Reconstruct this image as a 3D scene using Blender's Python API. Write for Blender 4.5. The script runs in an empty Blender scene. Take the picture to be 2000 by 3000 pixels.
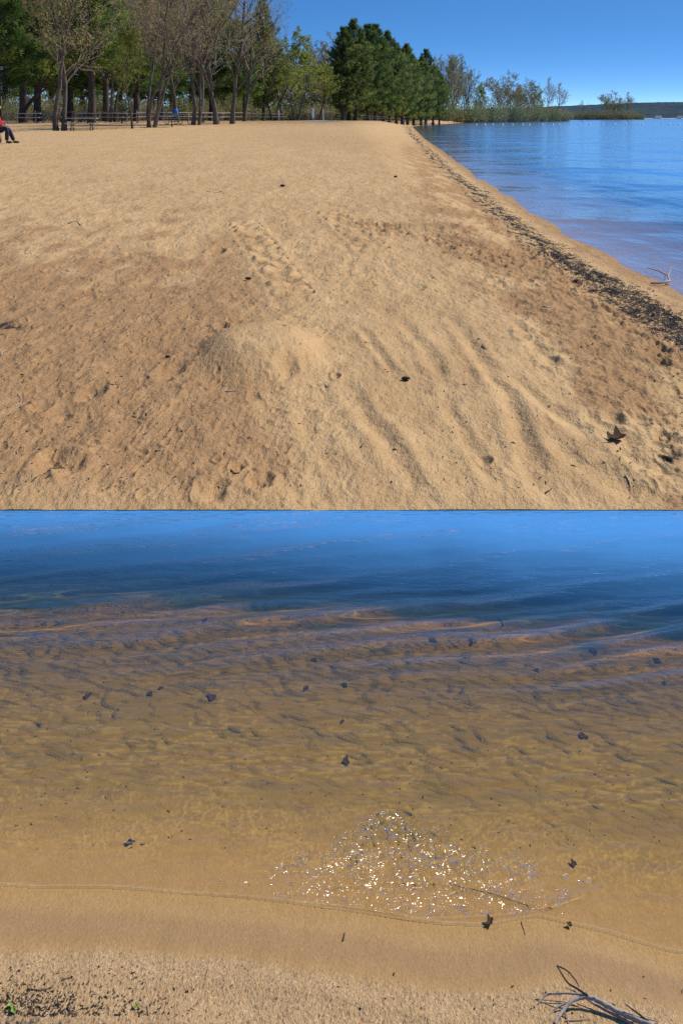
import bpy, math, random
import numpy as np
from mathutils import Vector
rng = np.random.default_rng(7)
random.seed(7)
SC = bpy.context.scene
COL = SC.collection
H0 = 1.6                      # eye height above the lake
F = 4000.0                    # focal length in photo pixels
HY = 344.0                    # horizon row of the photo

# ------------------------------------------------------------------ helpers
def tag(o, label=None, cat=None, group=None, kind=None):
    if label: o['label'] = label
    if cat: o['category'] = cat
    if group: o['group'] = group
    if kind: o['kind'] = kind
    return o

def empty(name, loc, rz=0.0, label=None, cat=None, group=None, scale=1.0):
    o = bpy.data.objects.new(name, None); COL.objects.link(o)
    o.empty_display_size = 0.2
    o.location = loc; o.rotation_euler = (0, 0, rz); o.scale = (scale,)*3 if not hasattr(scale, '__len__') else scale
    return tag(o, label, cat, group)

def copy_tree(o, parent=None):
    c = o.copy(); COL.objects.link(c)
    if parent: c.parent = parent
    for ch in list(o.children): copy_tree(ch, c)
    return c

class MB:
    """Collects vertices and faces of one mesh object."""
    def __init__(s): s.v = []; s.f = {3: [], 4: []}; s.m = {3: [], 4: []}; s.n = 0; s.t = []
    def add(s, v, f, mat=0, tint=0.5):
        v = np.asarray(v, float).reshape(-1, 3); f = np.asarray(f, int)
        if len(f) == 0: return
        s.v.append(v); k = f.shape[1]
        s.f[k].append(f + s.n); s.m[k].append(np.full(len(f), mat))
        s.t.append(np.broadcast_to(np.asarray(tint, float), (len(v),)).copy())
        s.n += len(v)
    def box(s, c, size, mat=0, rz=0.0, tilt=0.0):
        hx, hy, hz = [q/2 for q in size]
        p = np.array([[x, y, z] for z in (-hz, hz) for y in (-hy, hy) for x in (-hx, hx)], float)
        if tilt:
            ct, st = math.cos(tilt), math.sin(tilt); p = np.c_[p[:, 0], p[:, 1]*ct-p[:, 2]*st, p[:, 1]*st+p[:, 2]*ct]
        cz, sz = math.cos(rz), math.sin(rz); p = np.c_[p[:, 0]*cz-p[:, 1]*sz, p[:, 0]*sz+p[:, 1]*cz, p[:, 2]]
        s.add(p + np.array(c), [[0, 2, 3, 1], [4, 5, 7, 6], [0, 1, 5, 4], [2, 6, 7, 3], [0, 4, 6, 2], [1, 3, 7, 5]], mat)
    def tube(s, pts, rad, sides=6, mat=0, tint=0.5, cap=True):
        pts = np.asarray(pts, float); n = len(pts)
        rad = np.broadcast_to(np.asarray(rad, float), (n,))
        d = np.gradient(pts, axis=0); d /= np.linalg.norm(d, axis=1)[:, None] + 1e-9
        ref = np.array([0, 0, 1.0]) if abs(d[:, 2]).mean() < 0.8 else np.array([1.0, 0, 0])
        a = np.cross(d, ref); a /= np.linalg.norm(a, axis=1)[:, None] + 1e-9
        b = np.cross(d, a)
        th = np.arange(sides)*2*math.pi/sides
        ring = (pts[:, None, :] + rad[:, None, None]*(np.cos(th)[None, :, None]*a[:, None, :] + np.sin(th)[None, :, None]*b[:, None, :])).reshape(-1, 3)
        i = np.arange(n-1)[:, None]*sides; j = np.arange(sides)[None, :]; j2 = (j+1) % sides
        f = np.stack([i+j, i+j2, i+sides+j2, i+sides+j], -1).reshape(-1, 4)
        base = s.n
        s.add(ring, f, mat, tint)
        if cap and sides >= 4:
            for e in (0, n-1):
                c = pts[e]; k = np.arange(sides)
                v = np.vstack([ring[e*sides:(e+1)*sides], c[None]])
                fc = np.stack([k, np.full(sides, sides), (k+1) % sides], 1)
                s.add(v, fc, mat, tint)
    def build(s, name, mats, parent=None, smooth=False):
        V = np.vstack(s.v); T = np.concatenate(s.t)
        me = bpy.data.meshes.new(name)
        tri = np.vstack(s.f[3]) if s.f[3] else np.zeros((0, 3), int)
        quad = np.vstack(s.f[4]) if s.f[4] else np.zeros((0, 4), int)
        mi = np.concatenate([np.concatenate(s.m[3]) if s.m[3] else np.zeros(0), np.concatenate(s.m[4]) if s.m[4] else np.zeros(0)]).astype(np.int32)
        loops = np.concatenate([tri.ravel(), quad.ravel()]).astype(np.int32)
        tot = np.concatenate([np.full(len(tri), 3), np.full(len(quad), 4)]).astype(np.int32)
        st = np.concatenate([[0], np.cumsum(tot)[:-1]]).astype(np.int32)
        me.vertices.add(len(V)); me.vertices.foreach_set('co', V.astype(np.float32).ravel())
        me.loops.add(len(loops)); me.loops.foreach_set('vertex_index', loops)
        me.polygons.add(len(tot)); me.polygons.foreach_set('loop_start', st); me.polygons.foreach_set('loop_total', tot)
        me.polygons.foreach_set('material_index', mi)
        me.polygons.foreach_set('use_smooth', np.full(len(tot), smooth))
        a = me.attributes.new('tint', 'FLOAT', 'POINT'); a.data.foreach_set('value', T.astype(np.float32))
        for m in (mats if isinstance(mats, (list, tuple)) else [mats]): me.materials.append(m)
        me.update(calc_edges=True); me.validate()
        o = bpy.data.objects.new(name, me); COL.objects.link(o)
        if parent: o.parent = parent
        return o

def grid_obj(name, X, Y, Z, mat, masks=None, kind='structure', smooth=True, keep=None):
    r, c = X.shape
    me = bpy.data.meshes.new(name)
    V = np.stack([X, Y, Z], -1).reshape(-1, 3).astype(np.float32)
    i = np.arange(r-1)[:, None]*c; j = np.arange(c-1)[None, :]
    f = np.stack([i+j, i+j+1, i+c+j+1, i+c+j], -1).reshape(-1, 4).astype(np.int32)
    if keep is not None: f = f[keep.ravel()[f].all(1)]
    n = len(f)
    me.vertices.add(len(V)); me.vertices.foreach_set('co', V.ravel())
    me.loops.add(n*4); me.loops.foreach_set('vertex_index', f.ravel())
    me.polygons.add(n); me.polygons.foreach_set('loop_start', np.arange(n, dtype=np.int32)*4); me.polygons.foreach_set('loop_total', np.full(n, 4, np.int32))
    me.polygons.foreach_set('use_smooth', np.full(n, smooth))
    for k, a in (masks or {}).items():
        at = me.attributes.new(k, 'FLOAT', 'POINT'); at.data.foreach_set('value', np.broadcast_to(a, X.shape).astype(np.float32).ravel())
    me.materials.append(mat); me.update(calc_edges=True)
    o = bpy.data.objects.new(name, me); COL.objects.link(o); o['kind'] = kind
    return o

# vectorised gradient noise
def _h(ix, iy, seed):
    h = (ix.astype(np.int64)*374761393 + iy.astype(np.int64)*668265263 + seed*1274126177) & 0xffffffff
    h = ((h ^ (h >> 13))*1274126177) & 0xffffffff
    h = ((h ^ (h >> 16))*2246822519) & 0xffffffff
    return (h ^ (h >> 15)) & 0xffff
def noise(x, y, seed=0):
    x = np.asarray(x, float); y = np.asarray(y, float)
    ix = np.floor(x); iy = np.floor(y); fx = x-ix; fy = y-iy
    u = fx*fx*fx*(fx*(fx*6-15)+10); v = fy*fy*fy*(fy*(fy*6-15)+10)
    def g(a, b):
        t = _h(ix+a, iy+b, seed)*(2*math.pi/65536.0)
        return np.cos(t)*(fx-a) + np.sin(t)*(fy-b)
    return ((g(0, 0)*(1-u)+g(1, 0)*u)*(1-v) + (g(0, 1)*(1-u)+g(1, 1)*u)*v)*1.4
def fbm(x, y, o=4, seed=0, gain=0.5):
    s = 0; a = 1.0
    for k in range(o):
        s = s + a*noise(x*2**k, y*2**k, seed+k*17); a *= gain
    return s
def ss(a, b, x):
    t = np.clip((x-a)/(b-a), 0, 1); return t*t*(3-2*t)
def polydist(X, V, P):
    """distance to a polyline in (x, v) and length along it"""
    P = np.asarray(P, float); best = np.full(X.shape, 1e9); al = np.zeros(X.shape); L = 0.0
    for a, b in zip(P[:-1], P[1:]):
        ab = b-a; l = np.linalg.norm(ab)
        t = np.clip(((X-a[0])*ab[0] + (V-a[1])*ab[1])/(l*l), 0, 1)
        d = np.hypot(X-(a[0]+t*ab[0]), V-(a[1]+t*ab[1]))
        m = d < best; best = np.where(m, d, best); al = np.where(m, L+t*l, al); L += l
    return best, al, L

# ------------------------------------------------------------------ materials
def nodes(name):
    m = bpy.data.materials.new(name); m.use_nodes = True
    nt = m.node_tree; nt.nodes.clear()
    out = nt.nodes.new('ShaderNodeOutputMaterial')
    return m, nt, out
class NB:
    def __init__(s, nt): s.nt = nt
    def n(s, t, **kw):
        q = s.nt.nodes.new(t)
        for k, v in kw.items():
            if k.startswith('i_'):
                q.inputs[k[2:].replace('_', ' ')].default_value = v
            else: setattr(q, k, v)
        return q
    def l(s, a, b): s.nt.links.new(a, b)
    def val(s, x, sock):
        if hasattr(x, 'is_output'): s.l(x, sock)
        else: sock.default_value = x
    def math(s, op, a, b=0.0, clamp=False):
        q = s.n('ShaderNodeMath', operation=op, use_clamp=clamp); s.val(a, q.inputs[0]); s.val(b, q.inputs[1]); return q.outputs[0]
    def mix(s, fac, a, b, mode='MIX'):
        q = s.n('ShaderNodeMix', data_type='RGBA', blend_type=mode); s.val(fac, q.inputs[0])
        for x, k in ((a, 6), (b, 7)):
            if hasattr(x, 'is_output'): s.l(x, q.inputs[k])
            else: q.inputs[k].default_value = (*x, 1) if len(x) == 3 else x
        return q.outputs[2]
    def ramp(s, fac, stops):
        q = s.n('ShaderNodeValToRGB'); s.l(fac, q.inputs[0]); e = q.color_ramp.elements
        while len(e) < len(stops): e.new(0.5)
        for k, (p, c) in enumerate(stops):
            e[k].position = p; e[k].color = (c, c, c, 1) if not hasattr(c, '__len__') else (*c, 1)
        return q.outputs[0]
    def attr(s, name): return s.n('ShaderNodeAttribute', attribute_name=name).outputs['Fac']
    def noise(s, vec, scale, detail=3, rough=0.5, dist=0.0):
        q = s.n('ShaderNodeTexNoise'); s.l(vec, q.inputs['Vector']); q.inputs['Scale'].default_value = scale
        q.inputs['Detail'].default_value = detail; q.inputs['Roughness'].default_value = rough; q.inputs['Distortion'].default_value = dist
        return q.outputs['Fac']
    def pos(s, sc=(1, 1, 1), obj=False, rot=(0, 0, 0)):
        v = s.n('ShaderNodeTexCoord').outputs['Object'] if obj else s.n('ShaderNodeNewGeometry').outputs['Position']
        m = s.n('ShaderNodeMapping'); s.l(v, m.inputs[0]); m.inputs['Scale'].default_value = sc; m.inputs['Rotation'].default_value = rot
        return m.outputs[0]
    def bump(s, h, dist, normal=None, strength=1.0):
        q = s.n('ShaderNodeBump'); s.l(h, q.inputs['Height']); q.inputs['Distance'].default_value = dist; s.val(strength, q.inputs['Strength'])
        if normal is not None: s.l(normal, q.inputs['Normal'])
        return q.outputs[0]

def simple(name, col, rough=0.7, var=0.25, scale=6.0, bump=0.0, metal=0.0, spec=0.3):
    m, nt, out = nodes(name); b = NB(nt)
    p = b.n('ShaderNodeBsdfPrincipled'); p.inputs['Roughness'].default_value = rough; p.inputs['Metallic'].default_value = metal
    p.inputs['Specular IOR Level'].default_value = spec
    v = b.pos(obj=True); nz = b.noise(v, scale, 4, 0.6)
    b.l(b.mix(nz, [c*(1-var) for c in col], [min(1, c*(1+var)) for c in col]), p.inputs['Base Color'])
    if bump: b.l(b.bump(b.noise(v, scale*3, 3), bump), p.inputs['Normal'])
    b.l(p.outputs[0], out.inputs[0]); return m

def bark_mat(name, c0, c1):
    m, nt, out = nodes(name); b = NB(nt)
    p = b.n('ShaderNodeBsdfPrincipled'); p.inputs['Roughness'].default_value = 0.9; p.inputs['Specular IOR Level'].default_value = 0.15
    nz = b.noise(b.pos((9, 9, 1.8), obj=True), 1.0, 4, 0.65)
    b.l(b.mix(b.ramp(nz, [(0.3, 0.0), (0.7, 1.0)]), c0, c1), p.inputs['Base Color'])
    b.l(b.bump(nz, 0.03), p.inputs['Normal']); b.l(p.outputs[0], out.inputs[0]); return m

def leaf_mat(name, c0, c1, c2=None, trans=0.35, objvar=0.15):
    """leaf colour from the 'tint' of each clump and a little from the tree itself"""
    m, nt, out = nodes(name); b = NB(nt)
    t = b.attr('tint'); oi = b.n('ShaderNodeObjectInfo').outputs['Random']
    stops = [(0.0, c0), (1.0, c1)] if c2 is None else [(0.0, c0), (0.55, c1), (1.0, c2)]
    c = b.ramp(b.math('ADD', t, b.math('MULTIPLY', b.math('SUBTRACT', oi, 0.5), objvar*2), True), stops)
    d = b.n('ShaderNodeBsdfPrincipled'); d.inputs['Roughness'].default_value = 0.6; d.inputs['Specular IOR Level'].default_value = 0.25
    b.l(c, d.inputs['Base Color'])
    tr = b.n('ShaderNodeBsdfTranslucent'); b.l(c, tr.inputs['Color'])
    mx = b.n('ShaderNodeMixShader'); mx.inputs[0].default_value = trans
    b.l(d.outputs[0], mx.inputs[1]); b.l(tr.outputs[0], mx.inputs[2]); b.l(mx.outputs[0], out.inputs[0]); return m

ST = 2.9   # the beach is long in y: relief is stretched this much along it

def sand_material():
    m, nt, out = nodes('beach_sand'); b = NB(nt)
    p = b.n('ShaderNodeBsdfPrincipled'); p.inputs['Roughness'].default_value = 0.95; p.inputs['Specular IOR Level'].default_value = 0.1
    v = b.pos((1, 1/ST, 1))
    damp_and_shade = b.attr('damp_and_shade'); wrack = b.attr('wrack'); litter = b.attr('litter')
    big = b.noise(v, 1.3, 4, 0.6); mid = b.noise(v, 9, 4, 0.65); fine = b.noise(v, 170, 2, 0.8)
    dry = b.mix(b.ramp(big, [(0.35, 0.0), (0.65, 1.0)]), (0.50, 0.315, 0.145), (0.58, 0.375, 0.180))
    dry = b.mix(b.ramp(mid, [(0.4, 0.35), (0.62, 0.0)]), dry, (0.42, 0.255, 0.11))
    wet = b.mix(b.ramp(mid, [(0.35, 0.0), (0.7, 1.0)]), (0.28, 0.150, 0.064), (0.43, 0.250, 0.112))  # also darkens the left ground for fine shadows in coarse sand
    c = b.mix(b.math('ADD', damp_and_shade, b.math('MULTIPLY', b.math('SUBTRACT', mid, 0.5), b.math('MULTIPLY', damp_and_shade, 1.5)), True), dry, wet)
    # single grains: dark ones and pale ones
    c = b.mix(b.ramp(fine, [(0.28, 0.7), (0.44, 0.0)]), c, (0.13, 0.07, 0.03))
    c = b.mix(b.ramp(fine, [(0.56, 0.0), (0.75, 0.6)]), c, (0.80, 0.60, 0.36))
    lit = b.noise(v, 3.5, 5, 0.7)
    c = b.mix(b.math('MULTIPLY', litter, b.ramp(lit, [(0.4, 0.0), (0.6, 0.9)])), c, (0.15, 0.09, 0.045))
    wn = b.noise(v, 26, 4, 0.75)
    wm = b.math('MULTIPLY', b.ramp(b.math('ADD', wn, b.math('SUBTRACT', wrack, 0.62)), [(0.33, 0.0), (0.52, 1.0)]), b.ramp(wrack, [(0.0, 0.0), (0.12, 1.0)]))
    c = b.mix(wm, c, (0.055, 0.040, 0.029))
    b.l(c, p.inputs['Base Color'])
    nb = b.bump(b.noise(v, 7, 3, 0.6), 0.035)
    nb = b.bump(b.noise(v, 34, 3, 0.75), 0.013, nb)
    nb = b.bump(fine, 0.004, nb)
    b.l(nb, p.inputs['Normal']); b.l(p.outputs[0], out.inputs[0]); return m

def shore_material():
    """near shore: dry to wet sand, then the amber bed, then dark blue painted in for deep water and its mirrored sky"""
    m, nt, out = nodes('shore_sand'); b = NB(nt)
    p = b.n('ShaderNodeBsdfPrincipled'); p.inputs['Specular IOR Level'].default_value = 0.5
    v = b.pos((1, 0.42, 1))
    wet = b.attr('wet'); deb = b.attr('debris'); deep_blue = b.attr('deep_blue'); rip_caustic = b.attr('caustic_net')
    fine = b.noise(v, 210, 2, 0.85); mid = b.noise(v, 22, 4, 0.65)
    dry = b.mix(mid, (0.34, 0.196, 0.080), (0.51, 0.322, 0.142))
    w = b.mix(mid, (0.32, 0.168, 0.042), (0.43, 0.238, 0.066))
    damp_ = b.mix(mid, (0.33, 0.180, 0.054), (0.43, 0.245, 0.080))
    c = b.mix(wet, dry, b.mix(b.attr('under'), damp_, w))
    gr = b.math('SUBTRACT', 1.0, b.math('MULTIPLY', wet, 0.75))
    c = b.mix(b.math('MULTIPLY', gr, b.ramp(fine, [(0.30, 0.85), (0.46, 0.0)])), c, (0.07, 0.035, 0.018))
    c = b.mix(b.math('MULTIPLY', gr, b.ramp(fine, [(0.55, 0.0), (0.72, 0.8)])), c, (0.68, 0.48, 0.29))
    gn = b.noise(b.pos((1, 0.9, 1)), 9, 4, 0.65)
    c = b.mix(b.math('MULTIPLY', b.attr('algae'), 0.6), c, (0.205, 0.122, 0.026))
    c = b.mix(b.math('MULTIPLY', b.attr('algae'), b.ramp(gn, [(0.45, 0.0), (0.75, 0.35)])), c, (0.16, 0.125, 0.035))
    c = b.mix(b.math('MULTIPLY', b.attr('rim_lift'), 0.36, True), c, (0.74, 0.52, 0.28))  # pale strip painted to lift the underlit band at the water sheet's edge
    c = b.mix(b.math('MULTIPLY', rip_caustic, 0.45), c, (0.60, 0.37, 0.10))  # caustic light painted as a pale net along the bed ridges
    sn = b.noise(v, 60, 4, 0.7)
    dark = b.mix(sn, (0.03, 0.055, 0.12), (0.06, 0.09, 0.17))  # deep-water darkness and blue sky reflection put into the bed colour
    c = b.mix(deep_blue, c, dark)
    dn = b.noise(v, 70, 4, 0.8)
    dm = b.math('MULTIPLY', b.ramp(b.math('ADD', dn, b.math('SUBTRACT', deb, 0.6)), [(0.36, 0.0), (0.5, 1.0)]), b.ramp(deb, [(0.0, 0.0), (0.15, 1.0)]))
    c = b.mix(dm, c, (0.03, 0.024, 0.02))
    b.l(c, p.inputs['Base Color'])
    sh = b.attr('sheen')
    b.l(b.math('SUBTRACT', 0.9, b.math('MULTIPLY', sh, 0.74)), p.inputs['Roughness'])
    st = b.math('SUBTRACT', 1.0, b.math('MULTIPLY', wet, 0.62))
    nb = b.bump(b.noise(v, 60, 3, 0.6), 0.004, None, st)
    nb = b.bump(fine, 0.0038, nb, st)
    b.l(nb, p.inputs['Normal']); b.l(p.outputs[0], out.inputs[0]); return m

def water_material(name, ior, rough, bumpfn, chop=0.0, refract=False):
    """clear tannin-brown water: fresnel mirror over a depth-tinted clear layer with blue painted in for sky reflection"""
    m, nt, out = nodes(name); b = NB(nt)
    nrm = bumpfn(b)
    dep = b.attr('depth')
    dt = b.n('ShaderNodeVectorMath', operation='DOT_PRODUCT'); b.l(b.n('ShaderNodeNewGeometry').outputs['Incoming'], dt.inputs[0]); b.l(nrm, dt.inputs[1])
    f0 = ((ior-1)/(ior+1))**2
    fr = b.math('ADD', f0, b.math('MULTIPLY', 1-f0, b.math('POWER', b.math('SUBTRACT', 1.0, b.math('ABSOLUTE', dt.outputs['Value']), True), 5.0)))
    gl = b.n('ShaderNodeBsdfGlossy'); gl.inputs['Roughness'].default_value = rough; gl.inputs['Color'].default_value = (1, 1, 1, 1); b.l(nrm, gl.inputs['Normal'])
    if chop: b.l(b.math('ADD', rough, b.math('MULTIPLY', b.math('MULTIPLY', b.attr('chop'), 4.0, True), chop)), gl.inputs['Roughness'])
    comb = b.n('ShaderNodeCombineColor')
    for k, a in enumerate((2.4, 3.0, 9.0) if refract else (4.0, 4.9, 8.6)):
        b.l(b.math('POWER', math.exp(-a), dep), comb.inputs[k])
    if refract:
        tr = b.n('ShaderNodeBsdfRefraction'); tr.inputs['IOR'].default_value = 1.33; tr.inputs['Roughness'].default_value = 0.0
    else: tr = b.n('ShaderNodeBsdfTransparent')
    tc_ = comb.outputs[0]
    if refract:      # radiance rises by n squared on the way in: the refraction shader leaves that out
        sc_ = b.n('ShaderNodeVectorMath', operation='SCALE'); b.l(tc_, sc_.inputs[0]); sc_.inputs['Scale'].default_value = 1.33; tc_ = sc_.outputs[0]
    b.l(tc_, tr.inputs['Color'])
    df = b.n('ShaderNodeBsdfDiffuse'); df.inputs['Color'].default_value = (0.09, 0.32, 0.68, 1)  # blue diffuse stands in for sky reflection over deep water
    sky_fill = b.math('SUBTRACT', 1.0, b.math('POWER', math.exp(-4.5), b.math('MULTIPLY', dep, dep)))
    m1 = b.n('ShaderNodeMixShader'); b.l(sky_fill, m1.inputs[0]); b.l(tr.outputs[0], m1.inputs[1]); b.l(df.outputs[0], m1.inputs[2])
    m2 = b.n('ShaderNodeMixShader'); b.l(fr, m2.inputs[0]); b.l(m1.outputs[0], m2.inputs[1]); b.l(gl.outputs[0], m2.inputs[2])
    b.l(m2.outputs[0], out.inputs[0]); return m

# ------------------------------------------------------------------ terrain
_SY = np.array([0, 5, 12.6, 15, 17.9, 21.8, 27.8, 36.4, 58.7, 103, 246, 300, 376, 430, 492, 600, 700, 735, 760, 800, 900, 8000])
_SX = np.array([3.2, 3.2, 3.14, 3.08, 3.11, 3.2, 3.42, 3.66, 4.6, 6.3, 12.8, 18, 31, 38, 45, 85, 118, 120, 90, 10, -80, -4000])
def shore(Y): return np.interp(Y, _SY, _SX)
_TY = np.array([0, 5.5, 8, 11, 16, 22, 30, 40, 48, 62, 82, 92, 104, 125, 160, 200, 280, 400, 900])
_TZ = np.array([0.001, 0.001, 0.035, 0.09, 0.20, 0.33, 0.47, 0.60, 0.68, 0.74, 0.80, 0.98, 1.18, 1.25, 1.25, 1.15, 1.05, 0.9, 0.5])
def base_h(X, Y):
    s = shore(Y) - X
    wdt = 1.2 + 0.045*np.minimum(Y, 120)
    up = ss(0.0, 1.0, s/wdt)
    z = np.interp(Y, _TY, _TZ)*up + np.minimum(np.clip(s, 0, 3)*0.012, 0.02)*ss(5.6, 8.5, Y)
    z = np.maximum(z, 0.001*ss(-0.02, 0.1, s))
    sub = np.clip(-s, 0, None)
    z = z - np.minimum(sub*0.06 + np.clip(sub-2, 0, None)*0.12, 3.0)
    return z
def unproject(px, py, fn=None, z=None):
    tx = (px-1000)/F; tz = -(py-HY)/F
    if z is not None:
        Y = (z-H0)/tz; return np.array([tx*Y, Y, z])
    fn = fn or base_h
    Y = np.geomspace(5.56, 900, 6000)
    hit = (H0+tz*Y) <= fn(tx*Y, Y)
    k = int(np.argmax(hit)) if hit.any() else len(Y)-1
    y = Y[k]; return np.array([tx*y, y, float(fn(np.array([tx*y]), np.array([y]))[0])])
def gp(px, py):
    q = unproject(px, py); return (q[0], q[1]/ST)
def gpoly(l): return [gp(*q) for q in l]

TRACKS = [gpoly([(700, 640), (745, 700), (800, 780), (850, 850), (900, 930)]), gpoly([(950, 610), (1010, 660), (1080, 720), (1130, 760)])]
TROUGH = [(gpoly(q), w, d) for q, w, d in [
    ([(1050, 960), (1090, 1010), (1165, 1100)], 0.030, 0.022),
    ([(1170, 930), (1250, 1030), (1310, 1130)], 0.045, 0.024),
    ([(1330, 930), (1400, 1040), (1480, 1150), (1530, 1270), (1600, 1470)], 0.048, 0.034),
    ([(1470, 1080), (1570, 1170), (1700, 1260)], 0.040, 0.020),
    ([(1020, 1130), (1060, 1210), (1150, 1310)], 0.045, 0.022),
    ([(1060, 1230), (1150, 1320), (1240, 1460)], 0.045, 0.024),
    ([(1600, 1270), (1700, 1360), (1930, 1480)], 0.055, 0.028),
    ([(1300, 1170), (1390, 1320), (1480, 1460)], 0.040, 0.022),
    ([(1500, 940), (1600, 1040), (1680, 1100)], 0.040, 0.020),
    ([(1750, 1240), (1850, 1330), (1990, 1420)], 0.050, 0.022),
    ([(880, 1180), (930, 1280), (1010, 1400)], 0.05, 0.016),
]]
SCARP = gpoly([(1080, 655), (1190, 680), (1265, 690), (1340, 722), (1480, 765), (1570, 745), (1640, 800), (1700, 860), (1830, 920), (1990, 1040)])
PITS = [(gp(*q), r, d) for q, r, d in [((635, 738), 0.09, 0.05), ((840, 1095), 0.06, 0.03), ((500, 1090), 0.08, 0.035), ((270, 1150), 0.07, 0.03),
        ((150, 1360), 0.07, 0.035), ((620, 1440), 0.06, 0.03), ((760, 1410), 0.05, 0.03), ((690, 1370), 0.03, 0.02), ((120, 1190), 0.05, 0.025),
        ((1530, 985), 0.045, 0.022), ((1610, 1060), 0.06, 0.028), ((1800, 1230), 0.05, 0.025), ((1870, 1235), 0.05, 0.03), ((1950, 1280), 0.05, 0.03), ((1930, 1060), 0.06, 0.03),
        ((985, 1105), 0.025, 0.02), ((1270, 500), 0.15, 0.04), ((650, 960), 0.05, 0.04), ((210, 1370), 0.06, 0.03), ((1420, 1350), 0.03, 0.02)]]
MOUND = gp(760, 1035)

def sand_h(X, Y):
    """beach height with its relief, and its stain and shade masks"""
    z = base_h(X, Y); V = Y/ST
    s = shore(Y) - X
    PX = 1000 + F*X/Y; PY = HY + F*(H0-z)/Y      # only to find where each feature lies on the ground
    land = ss(0.15, 0.8, s)
    near = 1 - 0.45*ss(14, 40, Y) - 0.55*ss(60, 140, Y)
    # smooth loose sand: the mound and the raked ground to its right
    md = np.hypot((X-MOUND[0])/0.36, (V-MOUND[1])/0.27)
    mound = np.exp(-md**4)
    smooth = np.clip(ss(880, 1060, PX)*ss(840, 940, PY)*(1-ss(1780, 1950, PX)) + mound, 0, 1)
    rough = 1 - 0.72*smooth
    r = fbm(X/0.55, V/0.55, 3, 3)*0.016
    r += fbm(X/0.16, V/0.16, 4, 11)*0.012*rough
    dn = noise(X/0.11, V/0.11, 21) + 0.5*noise(X/0.055, V/0.055, 22)
    r -= (0.012*ss(0.34, 0.70, dn) - 0.006*ss(0.12, 0.34, dn))*rough
    r += 0.0045*np.abs(fbm(X/0.05, V/0.05, 3, 25))*rough*(1-ss(9, 22, Y))
    r += mound*0.15
    for P, w, d in TROUGH:
        q, al, L = polydist(X + 0.02*noise(X/0.2, V/0.2, 5), V + 0.03*noise(X/0.25, V/0.25, 6), P)
        e = ss(0, 0.2*L, al)*(1-ss(0.8*L, L, al))*0.7 + 0.3
        r += 0.52*e*d*(0.55*np.exp(-((q-1.75*w)/(0.8*w))**2) - np.exp(-(q/w)**2))
    for (cx, cv), rad, d in PITS:
        q = np.hypot(X-cx, V-cv) + 0.3*rad*noise(X/rad, V/rad, 31)
        r += d*(0.4*np.exp(-((q-1.35*rad)/(0.4*rad))**2) - np.exp(-(q/(0.8*rad))**2))
    for k, P in enumerate(TRACKS):
        q, al, L = polydist(X, V, P)
        wn = (1-ss(0.13, 0.19, q))*ss(0, 0.1*L, al)*(1-ss(0.75*L, L, al))
        lug = 0.6-1.6*ss(0.35, 0.95, np.sin(al*2*math.pi/0.165 + 3*q + 1.2*noise(X/0.16, V/0.16, 41)))
        r = r*(1-0.6*wn) + wn*(0.072*lug*np.clip(0.8+1.0*noise(X/0.13, V/0.13, 43), 0.2, 1.5) - 0.012)
        r += 0.012*np.exp(-((q-0.2)/0.04)**2)*ss(0, 0.2*L, al)*(1-ss(0.8*L, L, al))
    q, al, L = polydist(X, V, SCARP)

    seaward = ss(-0.05, 0.10, (s - 1.1)*0 + (shore(Y)-np.interp(V, [p[1] for p in SCARP][::-1], [p[0] for p in SCARP][::-1])) - s)
    inr = (V < SCARP[0][1]) & (V > SCARP[-1][1])
    cl = fbm(X/0.05, V/0.05, 3, 51)
    band = np.exp(-(q/0.20)**2)
    r += band*(0.045*np.clip(fbm(X/0.10, V/0.06, 3, 52), -0.6, 0.9))
    r -= 0.085*seaward*inr*np.exp(-(q/0.35)**2)
    # clods on the damp foreshore
    fore = ss(0.75, 1.0, s)*(1-ss(1.6, 2.3, s))*(1-ss(40, 90, Y))
    r += fore*0.020*np.clip(fbm(X/0.11, V/0.075, 3, 61), -0.4, 1)
    lodge = np.exp(-((s-0.62-0.0015*Y)/(0.20+0.004*Y))**2)
    r += lodge*(0.012 + 0.007*fbm(X/0.06, V/0.06, 3, 71))
    z2 = z + r*land*near*ss(5.5, 5.75, Y)
    z2 = np.where((s > 0.12) & (s < 1.6), np.maximum(z2, 0.008 + 0.25*np.clip(z2, -0.02, 0)), z2)
    nz = fbm(X/0.5, V/0.5, 4, 81)
    nz2 = fbm(X/0.14, V/0.14, 3, 83)
    left = (1-ss(640, 900, PX + 160*nz))*ss(640, 860, PY + 140*nz)*(1-0.55*ss(1330, 1480, PY))*(1-mound)  # left ground darkened partly for damp, mostly for fine shadows in coarse sand
    damp_and_shade = np.clip(1.0*left + 0.95*fore*ss(-0.45, 0.1, nz) + 1.3*band*ss(-0.4, 0.15, nz2) + ss(-0.05, 0.5, nz+nz2*0.6)*0.30*(1-ss(12, 45, Y)), 0, 1)
    rib = np.exp(-((PY-(395+0.10*np.abs(PX-800)))/30)**2)*ss(600, 900, PX)
    damp_and_shade = np.clip(damp_and_shade + 0.25*rib + (1-ss(0.1, 0.42, s))*0.75, 0, 1)
    wr = lodge*(0.50 + 0.75*nz2 + 0.35*nz)
    patch = np.exp(-(((PX-20)/110)**2 + ((PY-965)/38)**2))*(0.42+0.6*nz2)
    patch += 0.55*np.exp(-(((PX-1960)/70)**2 + ((PY-1330)/90)**2))*(0.8+nz2)
    wrack = np.clip(wr + patch + 0.42*np.exp(-((s-1.05)/0.22)**2)*ss(0, 0.4, nz2)*(Y < 60), 0, 1)
    litter = ss(88, 112, Y)*ss(3, 8, s)
    return z2, dict(damp_and_shade=damp_and_shade, wrack=wrack, litter=litter)

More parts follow.
